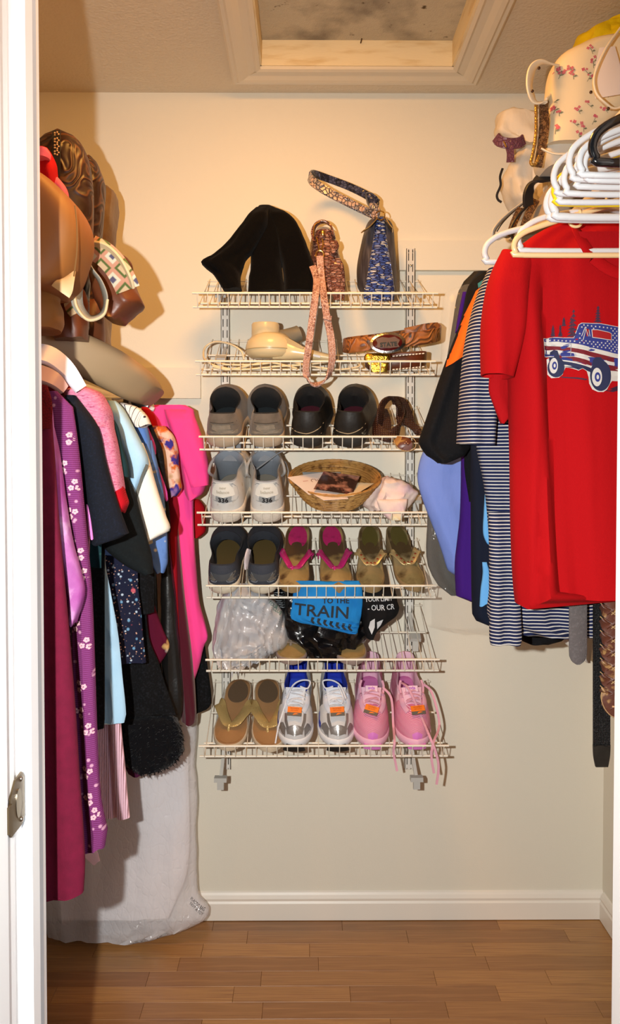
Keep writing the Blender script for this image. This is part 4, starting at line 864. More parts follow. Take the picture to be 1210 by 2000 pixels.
# broad moulded suit hanger near the door
t = thing('suit_hanger', 'broad pale moulded hanger with shade coloured in as mauve, above the left garments', 'hanger', W(100, 740, 1.42))
mb = MB().ribbon([W(20, 672, 1.42), W(70, 688, 1.42), W(100, 697, 1.43), W(130, 722, 1.44), W(158, 760, 1.45)], [Vector((.3, 1, 1))] * 5, [.036, .040, .040, .036, .024], .010, 6)
mb.build('shoulder_arm', M('pale_hanger', 'E4DCE6', .35), t)
MB().ribbon([W(20, 720, 1.40), W(70, 728, 1.40), W(105, 742, 1.40), W(125, 762, 1.41)], [Vector((.2, .8, 1))] * 4, [.030, .034, .03, .02], .010, 5).build('lower_arm', mvp, t)  # mauve of this arm is shade put into the plastic's colour

# ---------------------------------------------------------------- garments on the right rod
redt = M('red_cotton_jersey', 'A8040C', .9, bump=[('noise', 7, .9, (1.8, 1, .8)), ('fine', 1100, .25)], spec=.2)
YT = 1.50
tb = puff([(432, 1112, 1300), (437, 1090, 1330), (452, 1056, 1385), (470, 1028, 1420), (492, 1003, 1440), (520, 990, 1448), (600, 990, 1452), (800, 994, 1452), (900, 997, 1455), (1000, 999, 1455), (1100, 1003, 1455), (1150, 1007, 1455), (1172, 1010, 1455)], YT, .10, 80, 110, (.0085, 1.75), 61, ex=.62, hem=.010)
for p in tb.v:                                   # deep vertical folds down the left of the shirt front
    if p.y < YT + .02:
        pyy = EYE * 0 + 900 - (p.z - EYE) * F / YT; x0 = W(1046 + (pyy - 520) * .062, 900, YT).x; x1 = W(1040, 900, YT).x
        zf = min(1, max(0, (pyy - 500) / 130)); zl = min(1, max(0, (pyy - 800) / 250))
        d0 = (p.x - x0) / .010; d1 = (p.x - x1) / .008
        p.y += zf * (.020 * math.exp(-d0 * d0) - .016 * math.exp(-((d0 + 2.6) / 1.8) ** 2)) + zl * .014 * math.exp(-d1 * d1)
        p.y += zf * .010 / (1 + math.exp(-d0 * 1.5))
for p in tb.v:                                   # uneven hem
    pyy = 900 - (p.z - EYE) * F / YT; pxx = 588 + p.x * F / YT
    if pyy > 1000:
        k_ = (pyy - 1000) / 172; p.z -= k_ * (.010 * math.exp(-((pxx - 1022) / 14) ** 2) - .020 * math.exp(-((pxx - 1066) / 26) ** 2) + .004 * math.sin((pxx - 1100) / 40) * (pxx > 1100))
tsl = limb([(1012, 500, 34), (992, 560, 40), (982, 640, 42), (970, 735, 29)], YT - .02, .085, 24, 36, .004, 62)
tee = garment('red_tee', 'bright red tee printed with a flag-coloured pickup truck, nearest on the right', 't-shirt', [
    ('bodice', tb, redt), ('sleeve', tsl, redt),
    ('sleeve_back', strip([(690, 960, 1000), (735, 955, 1002), (765, 954, 1002), (790, 962, 1000), (812, 970, 998), (827, 976, 984)], YT + .025, .02, (.003, 3), 63, hem=.001), cloth('red_inside', 'A0060E')),
    ('neckband', MB().ribbon([W(1120, 440, 1.462), W(1136, 470, 1.440), W(1165, 510, 1.435), W(1215, 535, 1.435), W(1262, 512, 1.435), W(1296, 470, 1.44), W(1310, 440, 1.462)], [Vector((-.7, 0, .7)), Vector((-1, 0, .3)), Vector((-.5, 0, 1)), Vector((0, 0, 1)), Vector((.5, 0, 1)), Vector((1, 0, .3)), Vector((.7, 0, .7))], .020, .003, 6), redt),
    ('neck_inside', puff([(452, 1128, 1300), (480, 1142, 1290), (515, 1165, 1262), (532, 1200, 1240)], 1.443, .004, 12, 20, (.001, 1), 3), cloth('red_inside', 'A0060E')),
    ('hem_seam', MB().tube([W(1012 + 10 * k, 1153 - 9 * math.sin(min(1, k / 4) * PI) * 0 , YT - .052) for k in range(1)] + [W(1014, 1152, YT - .045)], .0006, 4), redt)])
bpy.data.objects.remove(bpy.data.objects['hem_seam'])
tv = tb.bvh(); K = lambda cx, cy: (1040 + cx * .1405, 580 + cy * .1405)
PW = M('print_white', 'C9C6C0', .8); PN = M('print_navy', '1C2346', .8); PR = M('print_maroon', '6E0E1C', .8); PB = M('print_blue', '26307A', .8); PD = M('print_tree', '3A1A34', .8); PRd = M('print_red_window', '9A0810', .8); PG = M('print_grey', '8C8C92', .8)
def pr(nm, pts, m, off, cuts=3): pdecal(tv, [K(*p) for p in pts], YT - .035, cuts, off).build(nm, m, tee)
pr('print_outline', [(166, 565), (300, 552), (548, 572), (610, 395), (650, 372), (900, 374), (1200, 418), (1400, 450), (1480, 620), (1750, 680), (1790, 860), (1770, 1050), (1600, 1110), (1200, 1172), (1085, 1172), (1050, 1215), (1010, 1290), (960, 1326), (880, 1325), (800, 1290), (755, 1210), (745, 1120), (720, 1040), (660, 1005), (610, 1030), (540, 1000), (500, 985), (455, 980), (420, 1075), (370, 1118), (280, 1122), (235, 1070), (226, 890), (222, 855), (262, 832), (180, 828)], PW, .0012)
pr('print_body', [(174, 572), (300, 560), (552, 580), (616, 400), (655, 380), (900, 382), (1200, 426), (1390, 455), (1470, 628), (1740, 690), (1780, 860), (1760, 1040), (1300, 1000), (1040, 1000), (840, 960), (780, 960), (380, 870), (262, 825), (184, 820)], PB, .0017)
pr('white_stripe', [(174, 612), (350, 618), (512, 645), (880, 735), (1100, 785), (1780, 880), (1782, 935), (1060, 838), (860, 790), (500, 705), (330, 685), (176, 668)], PW, .0022)
pr('maroon_stripe', [(176, 668), (330, 685), (500, 705), (860, 790), (1060, 838), (1780, 935), (1780, 985), (1060, 905), (900, 860), (830, 850), (500, 760), (345, 735), (180, 728)], PR, .0022)
pr('white_stripe', [(180, 728), (345, 735), (500, 760), (830, 850), (800, 910), (500, 822), (380, 808), (184, 785)], PW, .0022)
pr('white_stripe', [(965, 885), (1060, 905), (1780, 985), (1775, 1030), (1070, 955), (990, 945)], PW, .0022)
pr('maroon_stripe', [(372, 808), (500, 822), (800, 910), (790, 968), (500, 880), (380, 858)], PR, .0022)
pr('maroon_stripe', [(985, 950), (1070, 958), (1770, 1034), (1765, 1060), (1010, 1028)], PR, .0022)
pr('chassis', [(380, 872), (500, 905), (790, 1000), (790, 1060), (730, 1040), (660, 1000), (605, 1022), (545, 992), (450, 972), (400, 940)], PN, .0024)
pr('running_board', [(390, 866), (520, 895), (790, 985), (790, 1000), (515, 912), (392, 884)], PW, .0030)
def ell(cx, cy, a, b, n=26): return [(cx + a * math.cos(2 * PI * k / n), cy + b * math.sin(2 * PI * k / n)) for k in range(n)]
pr('wheel_arch', [(248, 835), (258, 760), (300, 732), (345, 745), (372, 830), (372, 880), (250, 880)], PN, .0030)
pr('wheel_arch', [(790, 990), (805, 890), (850, 845), (920, 848), (975, 920), (990, 1010), (800, 1020)], PN, .0030)
pr('tyre', ell(335, 975, 105, 140), PN, .0034); pr('tyre', ell(912, 1100, 150, 215), PN, .0034)
for (cx, cy, a, b) in ((300, 952, 50, 108), (860, 1122, 72, 128)):
    pr('wheel_rim', ell(cx, cy, a, b), PW, .0040, 2); pr('wheel_hub', ell(cx + 8, cy, a * .58, b * .52), PB, .0046, 2); pr('wheel_hub_cap', ell(cx + 8, cy, a * .25, b * .25), PW, .0052, 1)
pr('cab_window', [(790, 462), (870, 462), (1040, 495), (1080, 515), (1078, 612), (800, 575)], PW, .0024); pr('cab_glass', [(798, 470), (868, 470), (1036, 502), (1072, 520), (1070, 604), (806, 568)], PRd, .0030)
pr('rear_glass', [(708, 455), (752, 460), (740, 560), (712, 560)], PRd, .0030); pr('cab_window', [(1190, 540), (1380, 560), (1400, 650), (1185, 630)], PW, .0024); pr('cab_glass', [(1198, 548), (1372, 568), (1390, 642), (1194, 622)], PRd, .0030)
for q in ((690, 430, 640, 560), (700, 450, 660, 610), (700, 460, 735, 560), (760, 560, 745, 470)):
    x0, y0, x1, y1 = q; pr('print_line', [(x0, y0), (x0 + 9, y0), (x1 + 9, y1), (x1, y1)], PW, .0036, 1)
pr('door_line', [(512, 648), (519, 648), (516, 820), (508, 820)], PG, .0034, 1)
stars = [(205 + 50 * k, 590 + k * 5) for k in range(8)]
for r_ in range(14):
    for c_ in range(20):
        x = 620 + c_ * 56 + (28 if r_ % 2 else 0); y = 400 + r_ * 31 + (x - 620) * .10
        lo = 655 + (x - 560) * .245 - 18; lf = 560 + (575 - y) * .32 + 30
        if y > 575: lf = 560
        if x < lf or y > lo or x > 1380: continue
        if 780 < x < 1092 and 452 < y < 622: continue
        if 635 < x < 765 and 440 < y < 600: continue
        if x > 1175 and 530 < y < 660: continue
        stars.append((x, y))
sm = MB()
for (x, y) in stars:
    pts = [K(x + 15 * (1 if k % 2 == 0 else .42) * math.sin(k * PI / 5 + .2), y - 15 * (1 if k % 2 == 0 else .42) * math.cos(k * PI / 5 + .2)) for k in range(10)]
    sm.merge(pdecal(tv, pts, YT - .035, 0, .0036))
sm.build('printed_stars', PW, tee, smooth=False, stuff=True)
def tree(x, y0, y1, wd, seed):
    r_ = random.Random(seed); pr('tree_trunk', [(x - 4, y0), (x + 4, y0), (x + 6, y1), (x - 6, y1)], PD, .0012, 1)
    n = 6
    for k in range(n):
        y = y0 + (y1 - y0) * (k + .3) / n; w_ = wd * (.35 + .65 * k / n) * r_.uniform(.7, 1.1)
        pr('tree_bough', [(x - w_, y + 14), (x - w_ * .3, y - 16), (x, y - 26), (x + w_ * .4, y - 14), (x + w_, y + 12), (x + w_ * .2, y + 16)], PD, .0014, 1)
tree(290, 400, 545, 42, 1); tree(385, 400, 550, 40, 2); tree(545, 190, 570, 70, 3); tree(520, 300, 570, 60, 5); tree(430, 300, 400, 40, 6); tree(880, 150, 370, 80, 4)
pr('ground_shadow', [(400, 1105), (600, 1125), (740, 1150), (700, 1165), (560, 1140), (400, 1118)], PD, .0012, 1); pr('ground_shadow', [(980, 1310), (1200, 1225), (1400, 1240), (1100, 1325)], PD, .0011, 1)
ptext(tv, 'M', 1204, 507, YT - .06, 8, off=.004).build('size_print_neck', PW, tee)

strp = cloth('navy_stripe_jersey', '1A2244', [('bandz', 46, .80, .06, 'CAC5BE')], bump=('fine', 900, .2))
hst = garment('striped_tee', 'navy and white striped tee with its sleeve behind the red tee', 't-shirt', [
    ('bodice', puff([(512, 975, 1300), (525, 962, 1380), (600, 945, 1400), (700, 938, 1400), (860, 930, 1400), (950, 946, 1400), (1050, 955, 1400), (1150, 955, 1400), (1212, 956, 1400), (1234, 1000, 1400)], 1.63, .075, 60, 90, (.007, 2.2), 65, ex=.6, hem=.006), strp),
    ('front_hem', strip([(1000, 953, 1008), (1100, 955, 1012), (1200, 955, 1016), (1250, 955, 1017), (1258, 957, 1015)], 1.575, .035, (.006, 3), 66, hem=.001), strp),
    ('sleeve', limb([(975, 530, 22), (955, 600, 30), (940, 700, 36), (928, 868, 35)], 1.60, .09, 30, 40, .006, 67), strp),
    ('sleeve_back', strip([(830, 930, 975), (865, 928, 972), (885, 935, 966), (891, 945, 962)], 1.63, .02, seed=67), strp)])
orn = cloth('orange_twill', 'E4661A'); bkt = cloth('black_twill', '0D0D10', [('fine', 200, .6, .1, '131316')])
bs = puff([(535, 938, 958), (545, 925, 962), (560, 914, 962), (620, 902, 950), (690, 876, 940), (740, 858, 930), (800, 838, 925), (850, 821, 922), (864, 817, 920), (878, 824, 915), (890, 833, 905), (899, 848, 885), (905, 856, 868)], 1.76, .07, 50, 46, (.005, 3), 68, ex=.7)
t = garment('black_orange_shirt', 'black shirt with an orange shoulder panel behind the striped tee', 'shirt', [('sleeve', bs, bkt), ('bodice', puff([(530, 945, 1200), (560, 925, 1300), (800, 915, 1300), (900, 905, 1300), (980, 915, 1300)], 1.79, .03, 20, 40, (.004, 3), 68), bkt)])
pdecal(bs.bvh(), [(947, 552), (925, 572), (905, 618), (890, 655), (876, 690), (868, 718), (880, 712), (898, 700), (915, 688), (918, 660), (926, 625), (934, 585), (950, 560)], 1.74, 4, .003).build('orange_panel', orn, t)
pdecal(bs.bvh(), [(930, 556), (944, 546), (948, 551), (930, 566)], 1.74, 1, .004).build('teal_piping', cloth('teal_cord', '3E7E80'), t)
MB().ball(W(919, 664, 1.70), .0022, 5).build('button', whp, t)
garment('periwinkle_shirt', 'periwinkle blue shirt body slanting down below the black sleeve', 'shirt', [('bodice', puff([(860, 838, 930), (892, 822, 935), (930, 815, 935), (960, 820, 935), (1000, 834, 935), (1040, 850, 935), (1080, 864, 935), (1118, 877, 935), (1122, 886, 935)], 1.92, .04, 34, 44, (.006, 2.2), 70, hem=.001), cloth('periwinkle_cotton', '6E86CE', [('noise', 5, .6, .15, '7C90D6')]))])
garment('purple_shirt', 'deep purple shirt hanging between the periwinkle shirt and navy tee', 'shirt', [('bodice', puff([(860, 900, 980), (1000, 898, 980), (1060, 892, 980), (1100, 888, 980), (1150, 890, 980), (1166, 893, 980), (1175, 918, 980)], 1.85, .04, 30, 40, (.006, 3), 71, hem=.001), cloth('deep_purple', '3A1470')), ('sleeve_edge', strip([(570, 903, 911), (620, 893, 901), (650, 888, 894)], 1.84, .01, seed=71), cloth('deep_purple', '3A1470'))])
t = garment('navy_lightblue_tee', 'dark navy tee with pale blue side panels beside the striped tee', 't-shirt', [('bodice', puff([(870, 918, 1010), (1000, 919, 1010), (1100, 920, 1010), (1180, 922, 1010), (1208, 926, 1010), (1220, 945, 1010), (1224, 960, 1010)], 1.73, .045, 30, 44, (.005, 3), 72, hem=.001), cloth('ink_navy', '0E1526')),
    ('side_panel', strip([(965, 946, 962), (1000, 944, 962), (1040, 943, 962), (1058, 950, 962), (1062, 956, 962)], 1.700, .012, (.001, 1), 72), cloth('panel_sky', '5E9ED8')), ('side_panel', strip([(1098, 941, 950), (1120, 942, 956), (1150, 938, 960), (1181, 936, 960)], 1.700, .012, (.001, 1), 72), cloth('panel_sky', '5E9ED8'))])
garment('black_tee_hem', 'black and grey-lined shirt hem peeking out beneath the striped tee', 'shirt', [('bodice', puff([(1150, 1000, 1160), (1225, 1004, 1130), (1240, 1010, 1110), (1252, 1020, 1095), (1258, 1035, 1070)], 1.84, .03, 18, 40, (.003, 2), 73, hem=.001), bkt), ('lining', puff([(1180, 1005, 1060), (1225, 1012, 1058), (1240, 1018, 1045)], 1.815, .006, 10, 20, (.001, 2), 73), cloth('grey_lining', '9AA29C'))])
garment('white_shirt_tail', 'white shirt tail slanting behind the grey belt, low on the right', 'shirt', [('bodice', puff([(620, 1080, 1250), (1150, 1050, 1200), (1230, 1066, 1158), (1240, 1082, 1158), (1262, 1110, 1157), (1285, 1138, 1154), (1293, 1144, 1150)], 2.02, .03, 18, 30, (.002, 2), 74, hem=.001), cloth('shirt_white', 'D8D4CC'))])
# dry-cleaning plastic over a dark suit
film = M('clear_film', 'E0DCD2', .06, alpha=.10, bump=[('noise', 30, .6, (2, 1, .5)), ('noise', 70, .5)], spec=.9)
garment('drycleaning_bag', 'thin clear plastic cover over a black garment, nearest the shoe shelves on the right', 'garment bag', [
    ('bag_film', puff([(560, 905, 960), (572, 868, 990), (600, 862, 1000), (700, 858, 1000), (780, 845, 1000), (860, 835, 1000), (1000, 830, 1000), (1100, 830, 1000), (1215, 826, 1000), (1226, 830, 1000), (1230, 850, 990)], 2.04, .07, 60, 50, (.005, 3), 76, crumple=.006, csc=14, hem=.001), film),
    ('black_suit', puff([(530, 925, 1000), (560, 898, 1000), (640, 882, 1000), (700, 872, 1000), (800, 850, 1000), (900, 838, 1000), (1020, 834, 1000), (1100, 834, 1000), (1150, 860, 1000), (1163, 880, 1000)], 2.05, .03, 34, 40, (.005, 3), 77, hem=.001), M('suit_black', '07080B', .7, bump=('fine', 300, .3)))])
# belts hanging behind the red tee
sue = M('grey_suede_belt', '5C5656', .95, bump=('fine', 500, .6), layers=[('fine', 200, .6, .1, '6A6464')])
t = thing('leather_belt', 'grey suede belt with a rounded end hanging under the red tee hem', 'belt', W(1128, 1298, 1.545)); P = [W(1128, y, 1.545) for y in (900, 1000, 1100, 1200, 1270, 1284, 1293, 1298)]
MB().ribbon(P, (1, 0, 0), [.035, .035, .035, .0345, .0345, .031, .021, .006], .0035, 2).build('strap', sue, t)
MB().ball(W(1128, 1169, 1.543), .0018, 5).build('eyelet', M('steel', 'C0C0C0', .3, 1.0), t)
blb = M('black_braid', '101012', .6, bump=[('weave', 95, 1.0), ('edges', 180, .5)])
t = thing('leather_belt', 'long black woven belt with a leather tip, reaching lowest on the right', 'belt', W(1174, 1497, 1.55)); 
MB().ribbon([W(1174, y, 1.55) for y in (900, 1100, 1300, 1458)], (1, 0, 0), .033, .006, 6).build('strap', blb, t)
for k in range(60):
    pass
MB().ribbon([W(1174, y, 1.549) for y in (1455, 1475, 1490, 1497)], (1, 0, 0), [.0335, .032, .027, .024], .008, 3).build('belt_tip', M('black_leather', '26231F', .42), t)
MB().ribbon([W(1160, 1462, 1.5445), W(1174, 1459, 1.544), W(1188, 1464, 1.5445)], (0, 0, 1), .008, .003, 4).build('keeper', M('black_leather', '26231F', .42), t)
brb = M('brown_braid', '5A3022', .5, layers=[('noise', 60, .62, .06, 'A88050')], bump=('noise', 200, .2)); cst = M('cream_thread', 'B49468', .8)
t = thing('leather_belt', 'wide brown braided leather belt with cream stitching at the door edge', 'belt', W(1196, 1400, 1.525))
YBb = 1.525
for k in range(16):
    y = 940 + k * 27
    for sg in (-1, 1):
        MB().ribbon([W(1197 + sg * 24, y, YBb + .002), W(1197 + sg * 14, y + 13, YBb - .003 - .001 * (k % 2)), W(1197 - sg * 4, y + 27, YBb - .004), W(1197 - sg * 18, y + 38, YBb + .001)], [Vector((sg * .5, 0, 1))] * 4, .020, .004, 4).build('braid_strand', brb, t)
        MB().tube([W(1197 + sg * 26, y - 6, YBb - .001), W(1197 + sg * 14, y + 4, YBb - .0072), W(1197 - sg * 4, y + 18, YBb - .0078)], .0009, 4, smooth=4).build('edge_stitch', cst, t)
MB().ribbon([W(1200, y, YBb - .006) for y in (1352, 1362, 1380, 1393, 1401)], (1, 0, 0), [.052, .054, .046, .030, .008], .006, 4).build('belt_tip', brb, t)
MB().tube([W(x, y, YBb - .0095) for x, y in ((1175, 1352), (1173, 1362), (1178, 1380), (1188, 1394), (1200, 1401), (1213, 1394), (1224, 1370), (1226, 1354))], .0009, 5, smooth=4).build('edge_stitch', cst, t)
MB().ball(W(1197, 1380, YBb - .010), .0028, 5, sz=.7).build('rivet', M('tan_rivet', 'D8A878', .4), t)

# hangers on the right rod
rnd = random.Random(3)
Hs = [(1.105, 'black tubular plastic hanger at the front of the right rod', blp, .205, 345, .0065), ]
YY = [1.122, 1.137, 1.152, 1.168, 1.186, 1.204, 1.222]; names = ['directly behind the black hanger', 'third of the empty white hangers from the door', 'tilted, among the empty white hangers', 'middle of the empty white hangers', 'third from the yellow hanger towards the door', 'second from the yellow hanger towards the door', 'just in front of the yellow hanger']
hanger('black tubular plastic hanger at the front of the right rod', RXR, 1.105, W(1180, 318, 1.105).z, .203, .0062, blp, 'empty hangers', zr=RZR, end=.022)
bars = [340, 353, 350, 366, 380, 376, 392]; tips = [1133, 1140, 1112, 1122, 1100, 1084, 1092]
for k, Y in enumerate(YY):
    z = W(1150, bars[k], Y).z; hwid = RXR - W(tips[k], bars[k] - 20, Y).x
    hanger('white tubular plastic hanger, ' + names[k], RXR, Y, z, hwid, .0046, whp, 'empty hangers', zr=RZR, end=.020 + .003 * (k % 3), yaw=math.radians(rnd.uniform(-2.5, 2.5)))
z = W(1150, 397, 1.238).z; hanger('yellow plastic hanger among the empty white ones', RXR, 1.238, z, RXR - W(1083, 380, 1.238).x, .0055, yep, 'empty hangers', zr=RZR, end=.020)
for Y, bar, tip, nm in ((1.262, 424, 1078, 'second-lowest, just behind the yellow hanger'), (1.285, 428, 1068, 'lowest in view, with long rounded end')):
    z = W(1150, bar, Y).z; hanger('white tubular plastic hanger, ' + nm, RXR, Y, z, RXR - W(tip, bar - 25, Y).x, .0062, whp, 'empty hangers', zr=RZR, end=.024)
z = W(1100, 508, 1.46).z; t = hanger('cream plastic hanger in front of the red tee with a strap loop', RXR, 1.425, z, RXR - W(1003, 490, 1.425).x, .0048, crp, 'loaded hangers', zr=RZR, end=.016, rise=.095)
MB().tube([(-.130, -.004, .070), (-.133, -.006, .060), (-.130, -.007, .050), (-.120, -.007, .047), (-.112, -.006, .052), (-.111, -.004, .066), (-.113, -.002, .078)], .0026, 8, smooth=4).build('strap_loop', crp, t, local=True)
z = W(1100, 494, 1.455).z; hanger('white plastic hanger inside the shoulders of the red tee', RXR, 1.440, z, RXR - W(1012, 480, 1.44).x, .0052, whp, 'loaded hangers', zr=RZR, end=.020, rise=.092)
z = W(980, 512, 1.60).z; hanger('white plastic hanger carrying the striped tee, tip pointing at the shoe shelves', RXR, 1.60, z, RXR - W(946, 495, 1.60).x, .0058, whp, 'loaded hangers', zr=RZR, end=.020, rise=.10)

# ---------------------------------------------------------------- bags on the right shelf
dust = cloth('dust_cotton', 'DDD3C2', bump=('noise', 60, .3)); pyt = M('plum_python', '6A3E52', .4, bump=('edges', 110, .6)); cordb = M('black_cord', '18161A', .8)
t = thing('dust_bag', 'crumpled off-white drawstring dust bag on the right shelf by the wall', 'bag', W(1020, 412, 2.14))
puff([(221, 972, 1000), (226, 968, 1045), (245, 966, 1066), (262, 966, 1072), (276, 982, 1062), (290, 1000, 1040)], 2.12, .10, 26, 40, (.006, 3), 80, crumple=.010, csc=16).build('top_fold', dust, t)
puff([(283, 1012, 1066), (310, 1000, 1070), (335, 984, 1070), (360, 982, 1066), (390, 992, 1064), (408, 1004, 1060), (418, 1015, 1050)], 2.16, .11, 30, 44, (.009, 3), 81, crumple=.010, csc=14).build('bag_body', dust, t)
MB().ribbon([W(981, 329, 2.09), W(976, 345, 2.08), W(977, 362, 2.08), W(970, 380, 2.08), W(972, 390, 2.08), W(979, 395, 2.08)], (1, 0, 0), .006, .002, 5).build('drawstring', cordb, t)
t = thing('python_purse', 'plum snakeskin purse handle poking from the dust bag', 'bag', W(990, 318, 2.10))
MB().ribbon([W(968, 268, 2.06), W(975, 276, 2.055), W(992, 280, 2.05), (W(1012, 279, 2.055)), W(1022, 272, 2.06)], (0, -.3, 1), .026, .006, 5).build('handle', pyt, t)
MB().ribbon([W(993, 282, 2.052), W(996, 298, 2.055), W(996, 317, 2.06)], (1, 0, 0), [.022, .018, .020], .006, 5).build('side_strap', pyt, t)
MB().tube([W(983, 276, 2.045), W(988, 287, 2.042)], .002, 6).build('clasp', M('brass', 'D8B060', .25, 1.0), t)
tot = M('floral_canvas', 'DFD2B4', .6, layers=[('noise', 5, .6, .2, 'D6C8A8')], bump=('noise', 60, .1))
crml = M('cream_leather', 'E6DAC0', .5, bump=('noise', 80, .1))
t = thing('floral_tote', 'cream handbag printed with pink blossoms, on the right shelf', 'handbag', W(1100, 337, 1.75))
tbm = puff([(74, 1188, 1260), (88, 1148, 1300), (104, 1116, 1300), (118, 1088, 1300), (140, 1074, 1290), (180, 1068, 1262), (210, 1066, 1235), (240, 1061, 1200), (265, 1056, 1170), (285, 1052, 1150), (297, 1052, 1136)], 1.75, .13, 44, 50, (.002, 1.5), 83, ex=.6); tbm.build('bag_body', tot, t)
tbv = tbm.bvh(); pk_ = MB(); gn_ = MB(); rd_ = random.Random(9)
for k, (x, y) in enumerate(((1100, 135), (1113, 130), (1118, 142), (1079, 165), (1082, 185), (1092, 128), (1140, 140), (1150, 150), (1156, 122), (1163, 115), (1176, 150), (1190, 180), (1088, 203), (1092, 212), (1085, 248), (1124, 213), (1143, 205), (1115, 242), (1136, 246), (1128, 262), (1160, 232), (1175, 212), (1150, 95), (1180, 240), (1205, 130), (1220, 160))):
    for q in range(3):
        a = rd_.random() * 6.3; blossom(pk_, tbv, x + 4 * math.cos(a), y + 4 * math.sin(a), rd_.uniform(2.2, 3.6), 1.69, a, n=4)
    a = rd_.uniform(.6, 2.2); gn_.merge(pdecal(tbv, [(x, y), (x + 1.2, y), (x + 14 * math.cos(a) + 1, y + 14 * math.sin(a)), (x + 14 * math.cos(a), y + 14 * math.sin(a))], 1.69, 1, .0016))
    b = (x + 8 * math.cos(a), y + 8 * math.sin(a)); gn_.merge(pdecal(tbv, [b, (b[0] + 5, b[1] - 3), (b[0] + 8, b[1] - 1), (b[0] + 4, b[1] + 1)], 1.69, 0, .0016))
pk_.build('printed_blossoms', M('print_rose', 'C05A6E', .6), t, smooth=False, stuff=True); gn_.build('printed_stems', M('print_sage', '6E7460', .6), t, smooth=False, stuff=True)
puff([(288, 1050, 1138), (305, 1047, 1136), (325, 1050, 1126), (338, 1058, 1118)], 1.765, .12, 14, 36, (.001, 1.5), 84, ex=.6).build('base_panel', M('base_canvas', 'BDB8AC', .6, layers=[('blooms', 16, .36, .05, '7A4458')], bump=('noise', 60, .1)), t)
MB().tube([W(1056, 290, 1.685), W(1080, 300, 1.682), W(1110, 300, 1.682), W(1132, 290, 1.684), W(1145, 262, 1.690), W(1150, 225, 1.688)], .0022, 6, smooth=6).build('piping', crml, t)
MB().ribbon([W(1060, 205, 1.70), W(1042, 195, 1.69), W(1033, 168, 1.68), W(1038, 138, 1.68), W(1056, 124, 1.69), W(1082, 126, 1.71)], [Vector((.9, .6, -.2)), Vector((.7, .7, 0)), Vector((.6, .8, 0)), Vector((.6, .8, 0)), Vector((.4, .8, .3)), Vector((.2, .8, .4))], .028, .004, 7).build('handle', crml, t)
MB().ribbon([W(1062, 202, 1.72), W(1078, 180, 1.75), W(1082, 150, 1.77)], [Vector((.3, 1, .2))] * 3, .026, .004, 6).build('handle', crml, t)
MB().ribbon([W(1206, 62, 1.62), W(1180, 100, 1.61), W(1160, 148, 1.61), W(1162, 180, 1.61), W(1178, 200, 1.61), W(1200, 212, 1.62), W(1240, 200, 1.62)], [Vector((.3, 1, .3))] * 7, .026, .004, 7).build('handle', crml, t)
for px, py, Y in ((1039, 178, 1.672), (1052, 133, 1.675), (1153, 180, 1.672), (1187, 212, 1.605)): MB().ball(W(px, py, Y), .0032, 5).build('rivet', M('rivet_dark', '4A3428', .35, .8), t)
MB().ribbon([W(1185, 92, 1.655), W(1186, 140, 1.650), W(1190, 188, 1.648)], (1, -.2, 0), [.03, .052, .056], .0015, 4).build('hang_tag', M('tag_card', 'CFC8C8', .6), t)
chn = M('brown_braided_strap', '8A6440', .45, .2, layers=[('cells', 160, .5, .2, '5A3A22')], bump=[('edges', 150, .9), ('weave', 160, .6)])
MB().ribbon([W(1060, 205, 1.70), W(1062, 240, 1.695), W(1058, 280, 1.69), W(1050, 325, 1.69)], (1, 0, 0), [.016, .020, .018, .016], .010, 6).build('chain_strap', chn, t)
MB().tube([W(1046, 205, 1.69), W(1046, 260, 1.685), W(1040, 300, 1.685), W(1036, 318, 1.685), W(1044, 322, 1.685), W(1052, 305, 1.685)], .0036, 8, smooth=5).build('chain_strap', M('tan_gold', 'B8924E', .35, .6, bump=('edges', 200, .8)), t)
yel = cloth('yellow_nylon', 'EBCB10', [('noise', 20, .6, .1, 'D8B40C')], rough=.6)
t = thing('yellow_bag', 'crumpled bright yellow fabric bag behind the floral handbag near the ceiling', 'bag', W(1170, 112, 1.95))
puff([(38, 1196, 1240), (44, 1180, 1250), (58, 1168, 1250), (70, 1140, 1250), (76, 1128, 1250), (92, 1122, 1240), (105, 1120, 1220), (125, 1120, 1200)], 1.96, .10, 26, 44, (.008, 4), 86, crumple=.012, csc=18).build('bag_body', yel, t)
grg = M('greige_leather', '9A8A78', .5, bump=('noise', 60, .12))
t = thing('greige_handbag', 'greige leather handbag with a black handle under the floral handbag', 'handbag', W(1090, 452, 1.88))
puff([(352, 1092, 1120), (366, 1070, 1150), (390, 1052, 1170), (415, 1038, 1170), (440, 1026, 1170), (455, 1022, 1165)], 1.90, .14, 22, 40, (.004, 2), 87, crumple=.004).build('bag_body', grg, t)
MB().ribbon([W(1031, 402, 1.80), W(1031, 378, 1.79), W(1042, 358, 1.79), W(1062, 346, 1.79), W(1100, 340, 1.80)], [Vector((.9, .5, 0)), Vector((.9, .5, .2)), Vector((.6, .5, .6)), Vector((.2, .5, .9)), Vector((0, .5, 1))], .026, .007, 7).build('handle', M('black_strap', '1C1A1C', .5), t)
MB().tube([W(1030, 402, 1.80), W(1008, 425, 1.79), W(996, 450, 1.79), W(1002, 468, 1.79)], .003, 6, smooth=5).build('strap_edge', M('black_strap', '1C1A1C', .5), t)
t = thing('white_strap_bag', 'pale grey looped bag strap hanging over the right shelf edge', 'bag strap', W(985, 465, 1.90))
MB().ribbon([W(1032, 388, 1.92), W(1000, 412, 1.90), W(976, 434, 1.88), W(963, 454, 1.87), W(970, 464, 1.88), W(990, 460, 1.90), W(1004, 452, 1.93)], [Vector((.5, .8, .3))] * 7, .020, .003, 7).build('strap', M('pale_strap', 'C4BCAC', .5), t)
